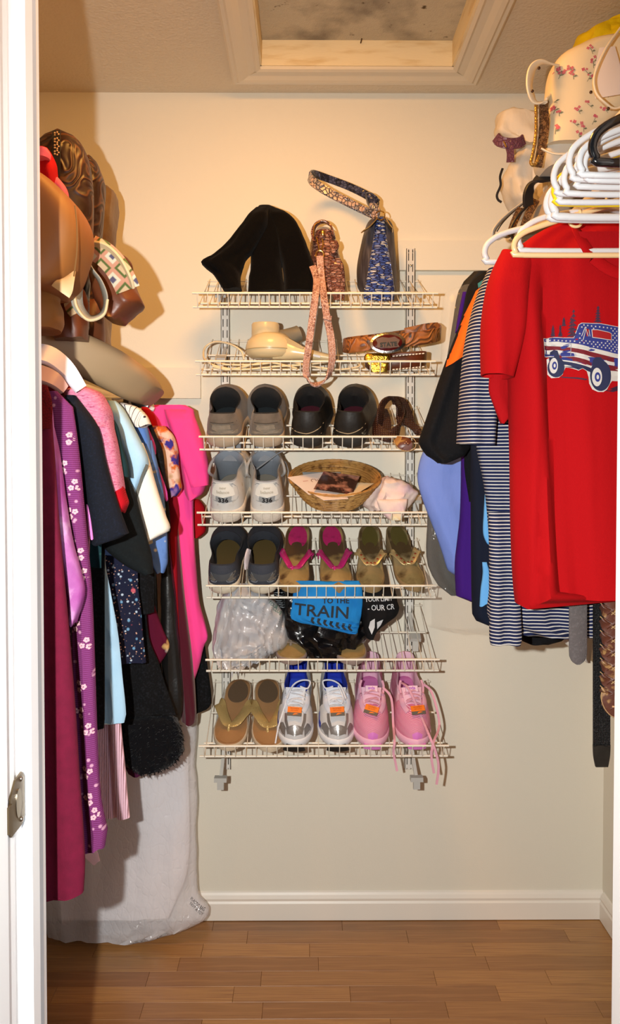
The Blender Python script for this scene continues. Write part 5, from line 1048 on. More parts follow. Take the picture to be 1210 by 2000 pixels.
MB().tube([W(1032, 390, 1.905), W(1003, 413, 1.888), W(982, 434, 1.868), W(970, 452, 1.858)], .0014, 5, smooth=5).build('strap_edge', cordb, t)
for a, b in (((1016, 408), (996, 462)), ((1046, 392), (1020, 450))):
    m_ = ((a[0] + b[0]) / 2 - 3, (a[1] + b[1]) / 2)
    tag(MB().ribbon([W(a[0], a[1], 1.86), W(m_[0], m_[1], 1.85), W(b[0], b[1], 1.86)], (1, 0, .2), .016, .008, 6).build('braided_strap', chn), 'brown braided strap ' + ('hanging inside the pale grey strap loop' if a[0] < 1030 else 'lying against the greige handbag side'), 'bag strap')
seq = M('gold_sequins', 'C8A868', .25, .9, layers=[('cells', 150, .6, .1, '5A4A30')], bump=('edges', 150, 1.0))
t = thing('sequin_pouch', 'gold sequinned pouch glimpsed above the red tee neckline', 'pouch', W(1160, 466, 1.75))
puff([(425, 1120, 1230), (436, 1108, 1240), (450, 1108, 1240), (464, 1120, 1235), (480, 1130, 1230)], 1.76, .08, 16, 40, (.004, 4), 88, crumple=.005).build('pouch_body', seq, t)
gl = M('brass', 'D8B060', .25, 1.0)
for k in range(12):
    c = W(1112 + 9 * k, 458 - 2.2 * k, 1.70 - .002 * k); q = Matrix.Translation(c) @ Matrix.Rotation(k * 1.1, 4, 'X') @ Matrix.Rotation(.6, 4, 'Z')
    MB().tube([q @ Vector((.006 * math.cos(a * PI / 6), 0, .004 * math.sin(a * PI / 6))) for a in range(12)], .0012, 5, closed=True).build('chain_link', gl, t)

# ---------------------------------------------------------------- bags and boots on the left shelf
tool = M('tooled_leather', '2A120A', .45, layers=[('contour', 13, .86, .12, '5A3416'), ('noise', 9, .66, .1, '3E1E0E')], bump=[('contour', 13, .5), ('noise', 60, .1)], coat=.08)
brl = M('brown_leather', '5A2E18', .42, layers=[('noise', 9, .55, .2, '6E3A20')], bump=('noise', 60, .15))
def boot(label, shaft, foot_, Y, grp):
    t = thing('cowboy_boot', label, 'boot', W(150, 690, Y), group=grp)
    puff(shaft, Y, .105, 40, 44, (.002, 1.5), 90, ex=.9).build('shaft', tool, t)
    if foot_: limb(foot_, Y - .03, .085, 20, 26, .0, 3, hollow=False, dY=-.06, ex=1.0).build('foot', brl, t)
    return t
t = boot('dark brown tooled cowboy boot with flower-studded pull tab, left of its pair', [(258, 112, 122), (264, 92, 140), (276, 78, 155), (300, 66, 168), (330, 62, 176), (380, 66, 181), (440, 75, 180), (520, 85, 176), (600, 95, 172), (640, 100, 172)], None, 1.70, None)
MB().ribbon([W(109, 345, 1.642), W(110, 303, 1.638), W(110, 270, 1.643), W(110, 256, 1.665)], (1, 0, 0), .0165, .003, 5).build('pull_tab', M('black_strap', '1C1A1C', .5), t)
for k in range(4):
    c = W(110, 262 + 12 * k, 1.6365 + (.010 if k == 0 else 0)); 
    for a in range(5): MB().ball(c + Vector((.0042 * math.cos(a * 1.257), 0, .0042 * math.sin(a * 1.257))), .0021, 4, sy=.6).build('flower_stud', M('stud_tan', 'D2AC80', .4), t)
boot('dark brown tooled cowboy boot, right of its pair, toe over the shelf edge', [(308, 172, 180), (316, 160, 188), (335, 155, 196), (362, 152, 204), (400, 150, 202), (450, 150, 198), (520, 150, 192), (600, 148, 196), (630, 148, 200)], [(170, 590, 30), (180, 635, 28), (192, 675, 21), (198, 696, 8)], 1.86, None)
pap = M('brown_waxed_bag', '6E5238', .45, layers=[('noise', 12, .55, .15, '8A7658')], bump=('noise', 40, .5))
t = thing('brown_tote', 'glossy brown upright bag behind the tooled boots by the back wall', 'bag', W(205, 570, 2.08))
puff([(368, 196, 214), (374, 190, 222), (386, 186, 228), (430, 182, 225), (480, 178, 219), (540, 174, 214), (600, 170, 212), (656, 168, 212), (700, 170, 212), (708, 175, 205)], 2.10, .12, 36, 36, (.003, 2), 91, crumple=.006).build('bag_body', pap, t)
tanl = M('tan_leather', '8E5622', .6, layers=[('noise', 5, .6, .2, '9A622C')], bump=('noise', 70, .1))
t = thing('tan_handbag', 'large smooth tan handbag on the left shelf beside the door jamb', 'handbag', W(110, 572, 1.42))
puff([(340, 20, 72), (352, 10, 92), (372, 0, 120), (400, -10, 148), (430, -15, 166), (460, -18, 173), (490, -18, 170), (520, -15, 160), (548, -5, 148), (564, 10, 134), (572, 40, 118)], 1.42, .19, 50, 56, (.003, 1.2), 92, ex=.6).build('bag_body', tanl, t)
MB().tube([W(146, 402, 1.345), W(150, 440, 1.338), W(150, 490, 1.338), W(144, 540, 1.342)], .0012, 5, smooth=5).build('seam', M('tan_thread', '7A5428', .8), t)
MB().ribbon([W(146, 530, 1.36), W(130, 552, 1.35), W(118, 570, 1.35)], [Vector((1, 0, .5))] * 3, [.004, .030, .034], .002, 4).build('leather_tab', M('cream_tab', 'C8A878', .5), t)
t = thing('scarf', 'bundled pink and red scarf between the tan handbag and tooled boot', 'scarf', W(100, 386, 1.55))
puff([(292, 72, 94), (305, 66, 102), (325, 64, 110), (345, 66, 112), (362, 72, 108)], 1.54, .07, 20, 30, (.006, 4), 93, crumple=.006).build('red_fold', cloth('scarf_red', 'B40A14'), t)
puff([(290, 70, 92), (300, 66, 98), (310, 66, 96)], 1.50, .03, 10, 24, (.002, 4), 94).build('pink_fold', cloth('scarf_pink', 'E06A84'), t)
puff([(345, 75, 112), (365, 80, 128), (385, 90, 134), (398, 96, 128)], 1.56, .05, 14, 28, (.004, 4), 95).build('pink_fold', cloth('scarf_pink', 'E06A84'), t)
t = thing('crossbody_bag', 'brown leather hobo bag with a patterned guitar strap, hanging off the left shelf', 'handbag', W(215, 628, 1.66))
puff([(494, 208, 226), (502, 196, 240), (520, 184, 250), (545, 180, 258), (570, 184, 268), (588, 190, 277), (597, 196, 279), (608, 200, 266), (620, 206, 250), (628, 214, 238)], 1.68, .12, 30, 40, (.003, 3), 96, crumple=.004).build('bag_body', brl, t)
puff([(498, 228, 240), (506, 226, 252), (520, 232, 258), (538, 240, 258)], 1.74, .05, 12, 26, (.002, 3), 97, crumple=.006).build('side_gusset', brl, t)
azt = M('diamond_webbing', 'D0B48C', .8, layers=[('diamond', 22, .30, .03, '56662E'), ('diamond', 22, .44, .03, 'CE9478'), ('diamond', 22, .66, .03, 'D8D2B8'), ('diamond', 22, .84, .03, '56506A')], bump=('weave', 300, .4))
beg = M('webbing_edge', 'CDBB94', .8, bump=('fine', 400, .3)); gyi = M('webbing_back', '8E8E86', .85, bump=('fine', 400, .3))
SP = [W(176, 482, 1.60), W(200, 494, 1.59), W(222, 515, 1.59), W(238, 540, 1.59), W(250, 566, 1.60)]
MB().ribbon(SP, [Vector((-.55, 0, -.8)), Vector((-.6, 0, -.75)), Vector((-.75, 0, -.6)), Vector((-.85, 0, -.45)), Vector((-.95, 0, -.3))], .048, .0035, 8).build('patterned_strap', azt, t)
MB().ribbon([W(172, 476, 1.595), W(206, 482, 1.585), W(234, 508, 1.585), (W(252, 542, 1.590)), W(258, 562, 1.60)], [Vector((-.3, .9, -.4))] * 5, .016, .005, 8).build('strap_edge', beg, t)
MB().ribbon([W(166, 486, 1.545), W(156, 520, 1.53), W(150, 560, 1.53), W(152, 596, 1.53), W(172, 620, 1.53), W(198, 612, 1.535), W(206, 585, 1.54), W(196, 552, 1.545), W(178, 524, 1.55), W(168, 496, 1.55)], [Vector((.5, 1, .1)), Vector((.6, 1, 0)), Vector((.6, 1, 0)), Vector((.5, 1, .2)), Vector((.1, 1, .4)), Vector((-.4, 1, .3)), Vector((-.5, 1, 0)), Vector((-.5, 1, .2)), Vector((-.4, 1, .2)), Vector((-.3, 1, .1))], .030, .003, 8).build('strap_loop', gyi, t)
MB().tube([W(166, 486, 1.53), W(152, 520, 1.515), W(146, 560, 1.515), (W(149, 598, 1.515)), W(172, 625, 1.515), W(202, 615, 1.52), W(210, 585, 1.525)], .0026, 6, smooth=6).build('strap_edge', beg, t)
MB().ribbon([W(160, 500, 1.58), W(146, 545, 1.57), W(140, 590, 1.57), W(150, 612, 1.57)], [Vector((1, .2, 0))] * 4, .030, .003, 6).build('patterned_strap', azt, t)
MB().ball(W(168, 487, 1.525), .006, 6, sx=1.6).build('clasp', gl, t)
t = thing('tan_pouch', 'small tan leather pouch squeezed below the large tan handbag', 'handbag', W(95, 650, 1.40))
puff([(568, 30, 112), (585, 20, 108), (605, 15, 116), (628, 15, 118), (645, 20, 112)], 1.45, .12, 18, 36, (.004, 3), 98, crumple=.004).build('bag_body', M('tan_dark_leather', '94602C', .5, bump=('noise', 70, .15)), t)
t = thing('brown_pouch', 'dark brown pouch wedged between the tan pouch and boot', 'handbag', W(150, 640, 1.60))
puff([(560, 100, 160), (600, 95, 170), (640, 100, 172), (665, 110, 170)], 1.62, .10, 18, 36, (.004, 3), 99, crumple=.006).build('bag_body', brl, t)
tpm = M('taupe_leather', 'A88E6C', .55, layers=[('noise', 4, .6, .2, 'A89070')], bump=('noise', 60, .08))
t = thing('taupe_handbag', 'long taupe handbag slumped over the left shelf edge above the garments', 'handbag', W(150, 700, 1.65))
limb([(40, 640, 34), (90, 662, 38), (140, 684, 43), (185, 706, 44), (215, 726, 42), (234, 742, 37), (246, 754, 26)], 1.62, .16, 30, 36, .0, 3, hollow=False, dY=.28, ex=.6).build('bag_body', tpm, t)
t = thing('rod_clip', 'black plastic clip at the far end of the left rod', 'clip', W(275, 790, 2.3))
puff([(778, 262, 296), (784, 255, 302), (792, 258, 303), (797, 264, 298)], 2.32, .03, 8, 20, (0, 1), 1).build('clip_body', blp, t)

# ---------------------------------------------------------------- things lying on the wire shelves
suedeb = M('black_suede', '070606', 1.0, layers=[('noise', 12, .6, .15, '0D0B08')], bump=('fine', 300, .5), sheen=.03, spec=.1)
t = thing('suede_boot', 'black suede boot slumped to the left on the top wire shelf', 'boot', W(450, 570, 2.2))
puff([(407, 500, 524), (418, 488, 524), (440, 470, 522), (460, 455, 512), (482, 437, 500), (497, 418, 490), (500, 414, 486), (513, 393, 478), (524, 402, 473), (535, 415, 470), (548, 424, 470), (567, 436, 473)], 2.17, .075, 40, 40, (.006, 3), 101, crumple=.003).build('shaft', suedeb, t)
t2 = thing('suede_boot', 'black suede boot upright in the middle of the slumped pair, top shelf', 'boot', W(520, 575, 2.2))
puff([(404, 505, 530), (412, 498, 548), (440, 493, 556), (480, 492, 553), (520, 489, 550), (545, 486, 553), (572, 484, 557)], 2.21, .09, 40, 40, (.004, 3), 102, crumple=.003).build('shaft', suedeb, t2)
t3 = thing('suede_boot', 'black suede boot shaft standing beside the rose crocodile purse', 'boot', W(585, 575, 2.2))
puff([(407, 524, 540), (415, 522, 556), (425, 524, 569), (440, 530, 582), (478, 540, 598), (515, 550, 611), (545, 554, 613), (572, 556, 611)], 2.20, .09, 40, 40, (.004, 3), 103, crumple=.003).build('shaft', suedeb, t3)
rose = M('rose_croc', '8A5A4E', .30, .15, layers=[('cells', 66, .60, .1, 'B88E80', (1, 1, 3.2)), ('edges', 66, .07, .04, '4E2A24', (1, 1, 3.2))], bump=[('edges', 55, .9, (1, 1, 2.2))], coat=.3)  # paler scales are highlights put into the leather's colour
rstr = M('rose_strap', 'AE8474', .4, layers=[('noise', 50, .55, .08, '7A5046'), ('edges', 120, .06, .03, 'C8A89C')], bump=('edges', 150, .4))
t = thing('rose_croc_purse', 'rose-brown crocodile purse with its strap dangling past the second shelf', 'handbag', W(640, 592, 2.22))
puff([(448, 620, 642), (456, 612, 650), (475, 606, 656), (500, 604, 662), (530, 606, 668), (560, 608, 672), (588, 614, 672)], 2.25, .15, 40, 44, (.002, 2), 104, ex=.85).build('bag_body', rose, t)
puff([(505, 645, 664), (520, 644, 671), (560, 646, 674), (588, 650, 672)], 2.18, .03, 18, 24, (.001, 2), 105).build('pocket', rose, t)
puff([(470, 644, 658), (482, 644, 662), (496, 646, 654)], 2.175, .02, 8, 16, (.001, 2), 105).build('flap_tip', rose, t)
MB().ribbon([W(614, 475, 2.17), W(610, 455, 2.18), W(618, 438, 2.19), W(632, 433, 2.19), W(646, 442, 2.19), W(652, 462, 2.18)], [Vector((.2, 1, 0))] * 6, .022, .005, 7).build('top_loop', rose, t)
MB().tube([W(612, 462, 2.165), W(614, 440, 2.165), W(624, 434, 2.165)], .0016, 6, smooth=4).build('ring', gl, t)
MB().ball(W(630, 455, 2.16), .008, 6, sx=.7, sy=.4).build('zip_pull', gl, t)
MB().tube([W(x, y, 2.145) for x, y in ((617, 463), (621, 478), (624, 492), (630, 478), (629, 466))], .0017, 6, smooth=4).build('snap_hook', gl, t)
MB().tube([W(x, y, 2.14) for x, y in ((617, 503), (617, 494), (624, 489), (631, 494), (631, 503))], .0019, 6, smooth=4).build('ring', gl, t)
MB().ribbon([W(624, 500, 2.135), W(627, 540, 2.125), W(632, 580, 2.085), W(638, 620, 2.078), W(646, 660, 2.078), W(648, 700, 2.078), W(640, 735, 2.078), W(620, 751, 2.078), W(603, 745, 2.078), W(597, 722, 2.078), W(602, 680, 2.078), W(610, 620, 2.078), W(616, 575, 2.082), W(618, 545, 2.12), W(610, 520, 2.15)],
    [Vector((1, .1, 0))] * 5 + [Vector((1, .5, 0)), Vector((.7, 1, .5)), Vector((.2, 1, .8)), Vector((-.5, 1, .5)), Vector((1, -.6, 0))] + [Vector((1, -.2, 0))] * 5, .0185, .0045, 6).build('strap', rstr, t)
MB().ribbon([W(631, 618, 2.074), W(647, 622, 2.074)], (0, 0, 1), .012, .004, 3).build('strap_keeper', rstr, t)
blc = M('blue_croc', '4666C4', .20, .45, layers=[('cells', 70, .70, .08, 'C8D4EC', (1, 1, 3.2)), ('edges', 70, .06, .03, '18225E', (1, 1, 3.2)), ('noise', 12, .62, .06, '1E2E7E')], bump=[('edges', 70, 1.0, (1, 1, 3.2))], coat=.5)  # pale scales are painted reflections on the metallic blue
gyh = M('grey_hair_leather', '3E3A40', .5, .1, layers=[('fine', 90, .55, .12, '5E5A60', (1, 1, .2))], bump=('fine', 150, .6, (1, 1, .2)))
t = thing('blue_croc_handbag', 'metallic blue crocodile handbag seen end-on with its handle swung left', 'handbag', W(735, 592, 2.25))
puff([(428, 728, 752), (436, 718, 758), (452, 711, 766), (480, 704, 769), (520, 697, 772), (555, 698, 773), (580, 704, 772), (591, 712, 770)], 2.27, .17, 44, 48, (.001, 2), 106, ex=.8).build('bag_body', gyh, t)
puff([(426, 734, 750), (450, 730, 753), (480, 726, 757), (515, 720, 763), (550, 714, 768), (575, 709, 771), (590, 711, 769)], 2.185, .035, 40, 36, (.001, 2), 107, ex=.7).build('end_gusset', blc, t)
for q in (((733, 430), (720, 444), (708, 452)), ((752, 430), (758, 440), (766, 450))):
    MB().ribbon([W(x, y, 2.17) for x, y in q], [Vector((0, 1, .2))] * 3, .06, .003, 4).build('top_edge', M('brass_edge', 'A88A4C', .3, .8), t)
nvs = M('navy_croc_strap', '1E2238', .30, .2, layers=[('cells', 130, .6, .15, '4A5070')], bump=('edges', 130, .8), coat=.3); sls = M('silver_croc_strap', '9C969C', .3, .4, layers=[('cells', 80, .72, .05, 'DDBFB0'), ('edges', 90, .05, .03, '3A3A48')], bump=('edges', 90, .7))
MB().ribbon([W(604, 344, 2.20), W(612, 340, 2.25), W(640, 349, 2.29), W(680, 364, 2.29), W(715, 381, 2.27), W(736, 396, 2.24)], [Vector((.2, .2, 1))] * 6, .022, .005, 8).build('handle', nvs, t)
MB().ribbon([W(604, 345, 2.20), W(610, 354, 2.14), W(635, 372, 2.12), W(675, 393, 2.12), W(705, 408, 2.13), W(730, 420, 2.15)], [Vector((.2, .2, 1))] * 6, .023, .005, 8).build('handle', sls, t)
puff([(376, 714, 724), (385, 714, 738), (398, 718, 740), (408, 726, 736)], 2.22, .035, 12, 20, (.001, 2), 3, crumple=.004).build('handle_knot', nvs, t)
puff([(398, 722, 734), (408, 720, 742), (420, 722, 742), (428, 730, 740)], 2.17, .035, 12, 20, (.001, 2), 4, crumple=.004).build('handle_knot', sls, t)
MB().tube([W(742 + 9 * math.cos(a * PI / 8), 421 - 9 * math.sin(a * PI / 8), 2.15 + .006 * math.sin(a)) for a in range(16)], .0017, 6, closed=True).build('ring', gl, t)

# hair dryer
bk = M('beige_plastic', 'D6C49A', .30, coat=.3); gp = M('grey_plastic', '7E7868', .5)
t = thing('hair_dryer', 'vintage beige hair dryer with a grey nozzle, on the second wire shelf', 'hair dryer', W(525, 705, 2.2))
YD = 2.20
c = W(527, 677, YD)
MB().lathe([(.02, -.034), (.052, -.031), (.064, -.020), (.066, -.004), (.062, .012), (.050, .026), (.040, .034)], c, 32, sx=1.0, sy=.9).build('housing', bk, t)
MB().tube([c + Vector((.0665 * math.cos(a * PI / 16), .0600 * math.sin(a * PI / 16), -.010)) for a in range(32)], .0009, 5, closed=True).build('seam', M('beige_seam', 'A89468', .5), t)
ci = W(518, 668, YD)
MB().lathe([(.040, 0), (.0375, .010), (.0370, .046), (.0345, .050), (.0335, .050), (.0335, .047)], ci, 32, sy=.9).build('intake_collar', bk, t)
MB().lathe([(.0335, .0), (.0335, .001)], ci + Vector((0, 0, .0455)), 28, sy=.9).build('intake_grille', M('grille_dark', '5A4A2A', .7), t)
gm = MB()
for k in range(-4, 5):
    w_ = math.sqrt(max(0, 1 - (k / 4.7) ** 2)) * .0325
    gm.tube([ci + Vector((k * .0072, -w_ * .9, .049)), ci + Vector((k * .0072, w_ * .9, .049))], .0013, 5)
    gm.tube([ci + Vector((-w_, k * .0064, .0495)), ci + Vector((w_, k * .0064, .0495))], .0013, 5)
gm.build('grille_bars', bk, t)
a0, a1 = W(545, 672, 2.22), W(573, 655, 2.235)
MB().lathe([(.030, -.01), (.024, .02), (.0215, .045), (.0215, .055), (.018, .056)], W(548, 664, 2.22), 24, (W(572, 655, 2.23) - W(548, 664, 2.22))).build('nozzle', gp, t)
limb([(535, 680, 22), (560, 684, 19), (590, 690, 13), (620, 696, 9.5), (650, 701, 7)], 2.175, .040, 24, 24, 0, 1, hollow=False, ex=1.0).build('handle', bk, t)
MB().ribbon([W(555, 662, 2.165), W(575, 672, 2.160), (W(592, 680, 2.158))], (.3, 0, 1), [.014, .012, .006], .004, 5).build('vent', M('beige_seam', 'A89468', .5), t)
MB().ribbon([W(612, 694, 2.150), W(625, 697, 2.150)], (0, 0, 1), .006, .003, 3).build('switch', whp, t)
cm = M('cord_cream', 'DCCFAE', .45)
MB().tube([W(476, 702, 2.19), W(470, 685, 2.19), W(448, 672, 2.20), W(420, 668, 2.22), (W(401, 678, 2.22)), W(397, 695, 2.19), W(404, 706, 2.15), W(425, 716, 2.14), W(470, 722, 2.135), W(540, 716, 2.14), W(600, 712, 2.15), W(660, 704, 2.16)], .0028, 7, smooth=7).build('cord', cm, t)
MB().tube([W(410, 704, 2.16), W(440, 712, 2.15), W(500, 712, 2.15), W(560, 706, 2.165), W(610, 716, 2.135), (W(660, 722, 2.13)), W(700, 716, 2.15), W(690, 706, 2.17), W(650, 706, 2.17)], .0028, 7, smooth=7).build('cord', cm, t)
MB().tube([W(415, 716, 2.14), W(450, 722, 2.135), W(520, 708, 2.16), W(580, 720, 2.13)], .0028, 7, smooth=7).build('cord', cm, t)

# tooled belts with buckles
tlb = M('tooled_tan_belt', '9C5E2C', .45, layers=[('contour', 16, .86, .08, '5E3214'), ('noise', 34, .63, .03, '24262C')], bump=[('contour', 16, .8), ('noise', 90, .3)])
t = thing('western_belt', 'coiled tan tooled belt with a large oval enamel buckle, second shelf', 'belt', W(760, 705, 2.18))
v_ = Vector((.06, -.15, 1))
MB().ribbon([W(671, 675, 2.20), W(682, 676, 2.145), W(720, 671, 2.125), W(760, 668, 2.125), W(810, 662, 2.125), W(845, 656, 2.135), W(858, 652, 2.17), W(858, 648, 2.21), W(848, 644, 2.26), W(800, 655, 2.28), W(740, 664, 2.28), W(690, 670, 2.26), W(674, 673, 2.235)], v_, .036, .0045, 7, closed=True).build('strap', tlb, t)
MB().ribbon([W(790, 648, 2.225), W(830, 640, 2.22), W(855, 636, 2.225)], (.1, 0, 1), [.020, .022, .018], .004, 6).build('strap_end', tlb, t)
stl = M('buckle_silver', 'B8B4B0', .22, 1.0, bump=('noise', 150, .2)); enr = M('enamel_red', '4A1010', .12, coat=.6)
bc = W(756, 670, 2.108); bq = Matrix.Translation(bc) @ Matrix.Rotation(math.radians(-4), 4, 'Y') @ Matrix.Rotation(math.radians(82), 4, 'X')
def oval(a, b, z0, z1, n=36): return MB().rings([[Vector((a * math.cos(2 * PI * k / n), b * math.sin(2 * PI * k / n), z0)) for k in range(n)], [Vector((a * math.cos(2 * PI * k / n), b * math.sin(2 * PI * k / n), z1)) for k in range(n)], [Vector((a * .97 * math.cos(2 * PI * k / n), b * .96 * math.sin(2 * PI * k / n), z1 + .001)) for k in range(n)]])
oval(.0465, .0285, -.002, .002).xf(bq).build('buckle', stl, t)
oval(.0385, .0215, .002, .0034).xf(bq).build('buckle_enamel', enr, t)
v, f = shape2d([(-.030, .012), (-.012, .015), (.004, .012), (.020, .014), (.032, .004), (.026, -.006), (.030, -.014), (.006, -.015), (-.014, -.013), (-.028, -.012), (-.026, 0)], 1)
MB().rings([[Vector((x, y, .004)) for x, y in [(-.030, .012), (-.012, .015), (.004, .012), (.020, .014), (.032, .004), (.026, -.006), (.030, -.014), (.006, -.015), (-.014, -.013), (-.028, -.012), (-.026, 0)]], [Vector((x, y, .0058)) for x, y in [(-.030, .012), (-.012, .015), (.004, .012), (.020, .014), (.032, .004), (.026, -.006), (.030, -.014), (.006, -.015), (-.014, -.013), (-.028, -.012), (-.026, 0)]]]).xf(bq).build('buckle_emblem', M('buckle_pewter', '8A7A78', .3, .9), t)
v, f = text2d('STATE', .0155, .0006); MB().add([(x + .002, y - .006, .0072) for x, y in v], f).xf(bq).build('buckle_lettering', M('letter_dark', '1E2A2A', .4), t)
t = thing('western_belt', 'dark brown belt with white buckstitching and a square gold buckle, second shelf', 'belt', W(770, 730, 2.16))
dkb = M('dark_belt', '5A2A12', .4, bump=('noise', 60, .2)); gch = M('gold_chased', 'C09A3C', .25, 1.0, bump=[('noise', 130, .9)])
MB().ribbon([W(715, 708, 2.19), W(722, 710, 2.145), W(770, 710, 2.133), W(812, 706, 2.137), W(828, 702, 2.16), W(826, 698, 2.21), W(780, 700, 2.23), W(730, 704, 2.22)], (0, -.2, 1), .034, .0045, 7, closed=True).build('strap', dkb, t)
for k in range(10):
    for dy in (-13, 13):
        x = 766 + 6.4 * k; MB().ribbon([W(x, 709 - k * .6 + dy, 2.1285 + (.010 * max(0, k - 6) / 3)), W(x + 4.2, 708.4 - k * .6 + dy, 2.1285 + (.010 * max(0, k - 6) / 3))], (0, 0, 1), .0028, .002, 2).build('buckstitch', M('lacing_white', 'E8DCC8', .6), t)
puff([(690, 716, 758), (694, 712, 761), (704, 711, 761), (716, 720, 757), (727, 724, 755)], 2.125, .014, 16, 30, (0, 1), 1, ex=.6).jitter(.0015, 140).build('buckle', gch, t)

# brown woven belt bundled on the third shelf
wvn = M('woven_brown', '3A2018', .45, layers=[('weave', 60, .5, .2, '5A382A')], bump=[('weave', 60, 1.0)]); 
t = thing('woven_belt', 'bundled dark brown woven belt at the right end of the third shelf', 'belt', W(770, 870, 2.16))
def wv(pts, w_, wd, nm='strap_coil', m=wvn): MB().ribbon([W(*p) for p in pts], wd, w_, .005, 7).build(nm, m, t)
wv([(732, 822, 2.20), (735, 840, 2.15), (760, 852, 2.13), (778, 838, 2.15), (785, 815, 2.2), (780, 800, 2.25)], .034, Vector((.3, .2, 1)))
wv([(745, 850, 2.18), (741, 815, 2.15), (748, 788, 2.16), (765, 780, 2.18), (778, 792, 2.2), (778, 820, 2.2)], .026, Vector((.7, 1, 0)))
wv([(748, 800, 2.22), (755, 825, 2.17), (752, 850, 2.15)], .024, Vector((1, .3, 0)))
wv([(765, 782, 2.24), (785, 785, 2.25), (795, 805, 2.24), (800, 825, 2.22)], .028, Vector((.6, .6, .5)))
wv([(775, 820, 2.17), (795, 826, 2.18), (812, 838, 2.18), (822, 856, 2.17)], .022, Vector((-.4, .3, 1)))
wv([(820, 858, 2.15), (800, 858, 2.12), (776, 858, 2.11), (756, 850, 2.13)], .018, Vector((0, .6, 1)))
MB().ribbon([W(772, 858, 2.092), W(784, 864, 2.083), W(794, 870, 2.080), W(800, 878, 2.080)], [Vector((1, 0, .5))] * 4, [.020, .034, .034, .012], .005, 5).build('belt_tip', M('tip_brown', '5E2E1C', .35), t)
MB().tube([W(x, y, 2.076) for x, y in ((768, 856), (771, 868), (782, 878), (798, 881), (810, 874), (811, 862), (802, 853))], .0010, 5, smooth=4).build('edge_stitch', cst, t)
for x, y in ((790, 866), (793, 863), (796, 866)): MB().ball(W(x, y, 2.075), .0015, 4).build('rivet', M('tan_rivet', 'D8A878', .4), t)

# wicker basket and its papers, fourth shelf
wick = M('wicker', 'A4743A', .55, layers=[('noise', 14, .55, .15, 'B88E50'), ('fine', 70, .60, .08, '6E481C')], bump=[('bandz', 26, .5), ('fine', 120, .5)])
i = 3; bt = thing('wicker_basket', 'shallow round wicker basket full of papers, fourth shelf', 'basket', mat=shm_(i, sx(i, 652, .13), .116, 0, .002))
pf = []
NB = 13
for k in range(NB * 4 + 1):
    u = k / (NB * 4); r = .070 + .052 * u ** .75; pf.append((r + .0016 * math.sin(k * PI / 2), .004 + .072 * u))
pin = [(r - .006, z) for r, z in pf[::-1]]
def wr(prof, n=72):
    return [[Vector(((r + .0010 * math.cos(18 * a) * (1 if (q // 4) % 2 else -1)) * math.cos(a), (r + .0010 * math.cos(18 * a) * (1 if (q // 4) % 2 else -1)) * math.sin(a) * .86, z)) for a in [2 * PI * k / n for k in range(n)]] for q, (r, z) in enumerate(prof)]
MB().rings(wr([(.001, .002), (.06, .002)] + pf + pin + [(.05, .010), (.001, .010)])).build('weave_wall', wick, bt, local=True)
for q in range(3):
    MB().tube([Vector((.122 * math.cos(a), .105 * math.sin(a), .077 + .0016 * math.sin(a * 14 + q * 2.09))) + Vector((.0016 * math.cos(a * 14 + q * 2.09) * math.cos(a), .0016 * math.cos(a * 14 + q * 2.09) * math.sin(a), 0)) for a in [2 * PI * k / 110 for k in range(110)]], .0026, 6, closed=True).build('rim_coil', wick, bt, local=True)
def card(name, label, pts, m, txt=(), cat='paper', th=.0008, grp=None):
    P = [W(*p) for p in pts]; n = (P[1] - P[0]).cross(P[3] - P[0]).normalized()
    if n.y > 0: n = -n
    t = thing(name, label, cat, P[0], group=grp)
    MB().rings([[p - n * th for p in P], [p for p in P]]).build('sheet', m, t, smooth=False)
    for s_, u, v, hgt, mm in txt:
        ax = (P[1] - P[0]).normalized(); ay = n.cross(ax); ay = ay if ay.z > 0 else -ay
        c = P[0] + (P[1] - P[0]) * u + (P[3] - P[0]) * v; v2, f2 = text2d(s_, hgt)
        MB().add([c + ax * a + ay * b_ + n * .0006 for a, b_ in v2], f2).build('lettering', mm, t, smooth=False)
    return t
ink = M('brown_ink', '6A4038', .6); ink2 = M('red_ink', 'B05048', .6)
card('greeting_card', 'white folded card with curly brown script lying left in the basket', [(561, 932, 2.13), (632, 922, 2.20), (668, 966, 2.14), (603, 966, 2.10)], M('card_white', 'DCCFC8', .6), [('Claire', .62, .38, .020, ink), ('xoxo', .30, .32, .008, ink2)])
card('photo_card', 'dark brown photo print lying on top of the papers in the basket', [(632, 920, 2.165), (702, 930, 2.175), (688, 966, 2.105), (612, 955, 2.105)], M('photo_print', '33221E', .25, layers=[('noise', 22, .54, .06, 'A87866', (1, 1, 1.8)), ('noise', 30, .60, .04, '6A3430'), ('noise', 12, .62, .05, '3A3A4A')], coat=.4), cat='photograph')
card('paper_sheet', 'cream letter peeking out right of the photo print in the basket', [(650, 940, 2.17), (730, 944, 2.18), (690, 968, 2.09), (630, 974, 2.09)], M('paper_cream', 'D8C8A8', .7))
card('paper_sheet', 'white leaflet with red print at the front of the basket', [(588, 952, 2.13), (672, 962, 2.12), (680, 974, 2.085), (632, 977, 2.075)], M('card_pink_white', 'E4D4CC', .6), [('love', .55, .55, .012, ink2)])
card('plastic_sleeve', 'crumpled clear sleeve at the back left of the basket', [(590, 922, 2.22), (665, 922, 2.26), (660, 945, 2.2), (600, 950, 2.18)], M('sleeve_grey', '9CA0A0', .25), cat='plastic sleeve')
past = cloth('pastel_print', 'E6D2C8', [('noise', 7, .52, .06, 'D8B8C0'), ('noise', 9, .60, .05, 'E8DCB0'), ('noise', 6, .66, .05, 'B4ACBC')])
t = thing('printed_cloth', 'crumpled pastel cloth draped over the lip beside the basket', 'cloth', W(762, 1020, 2.16))
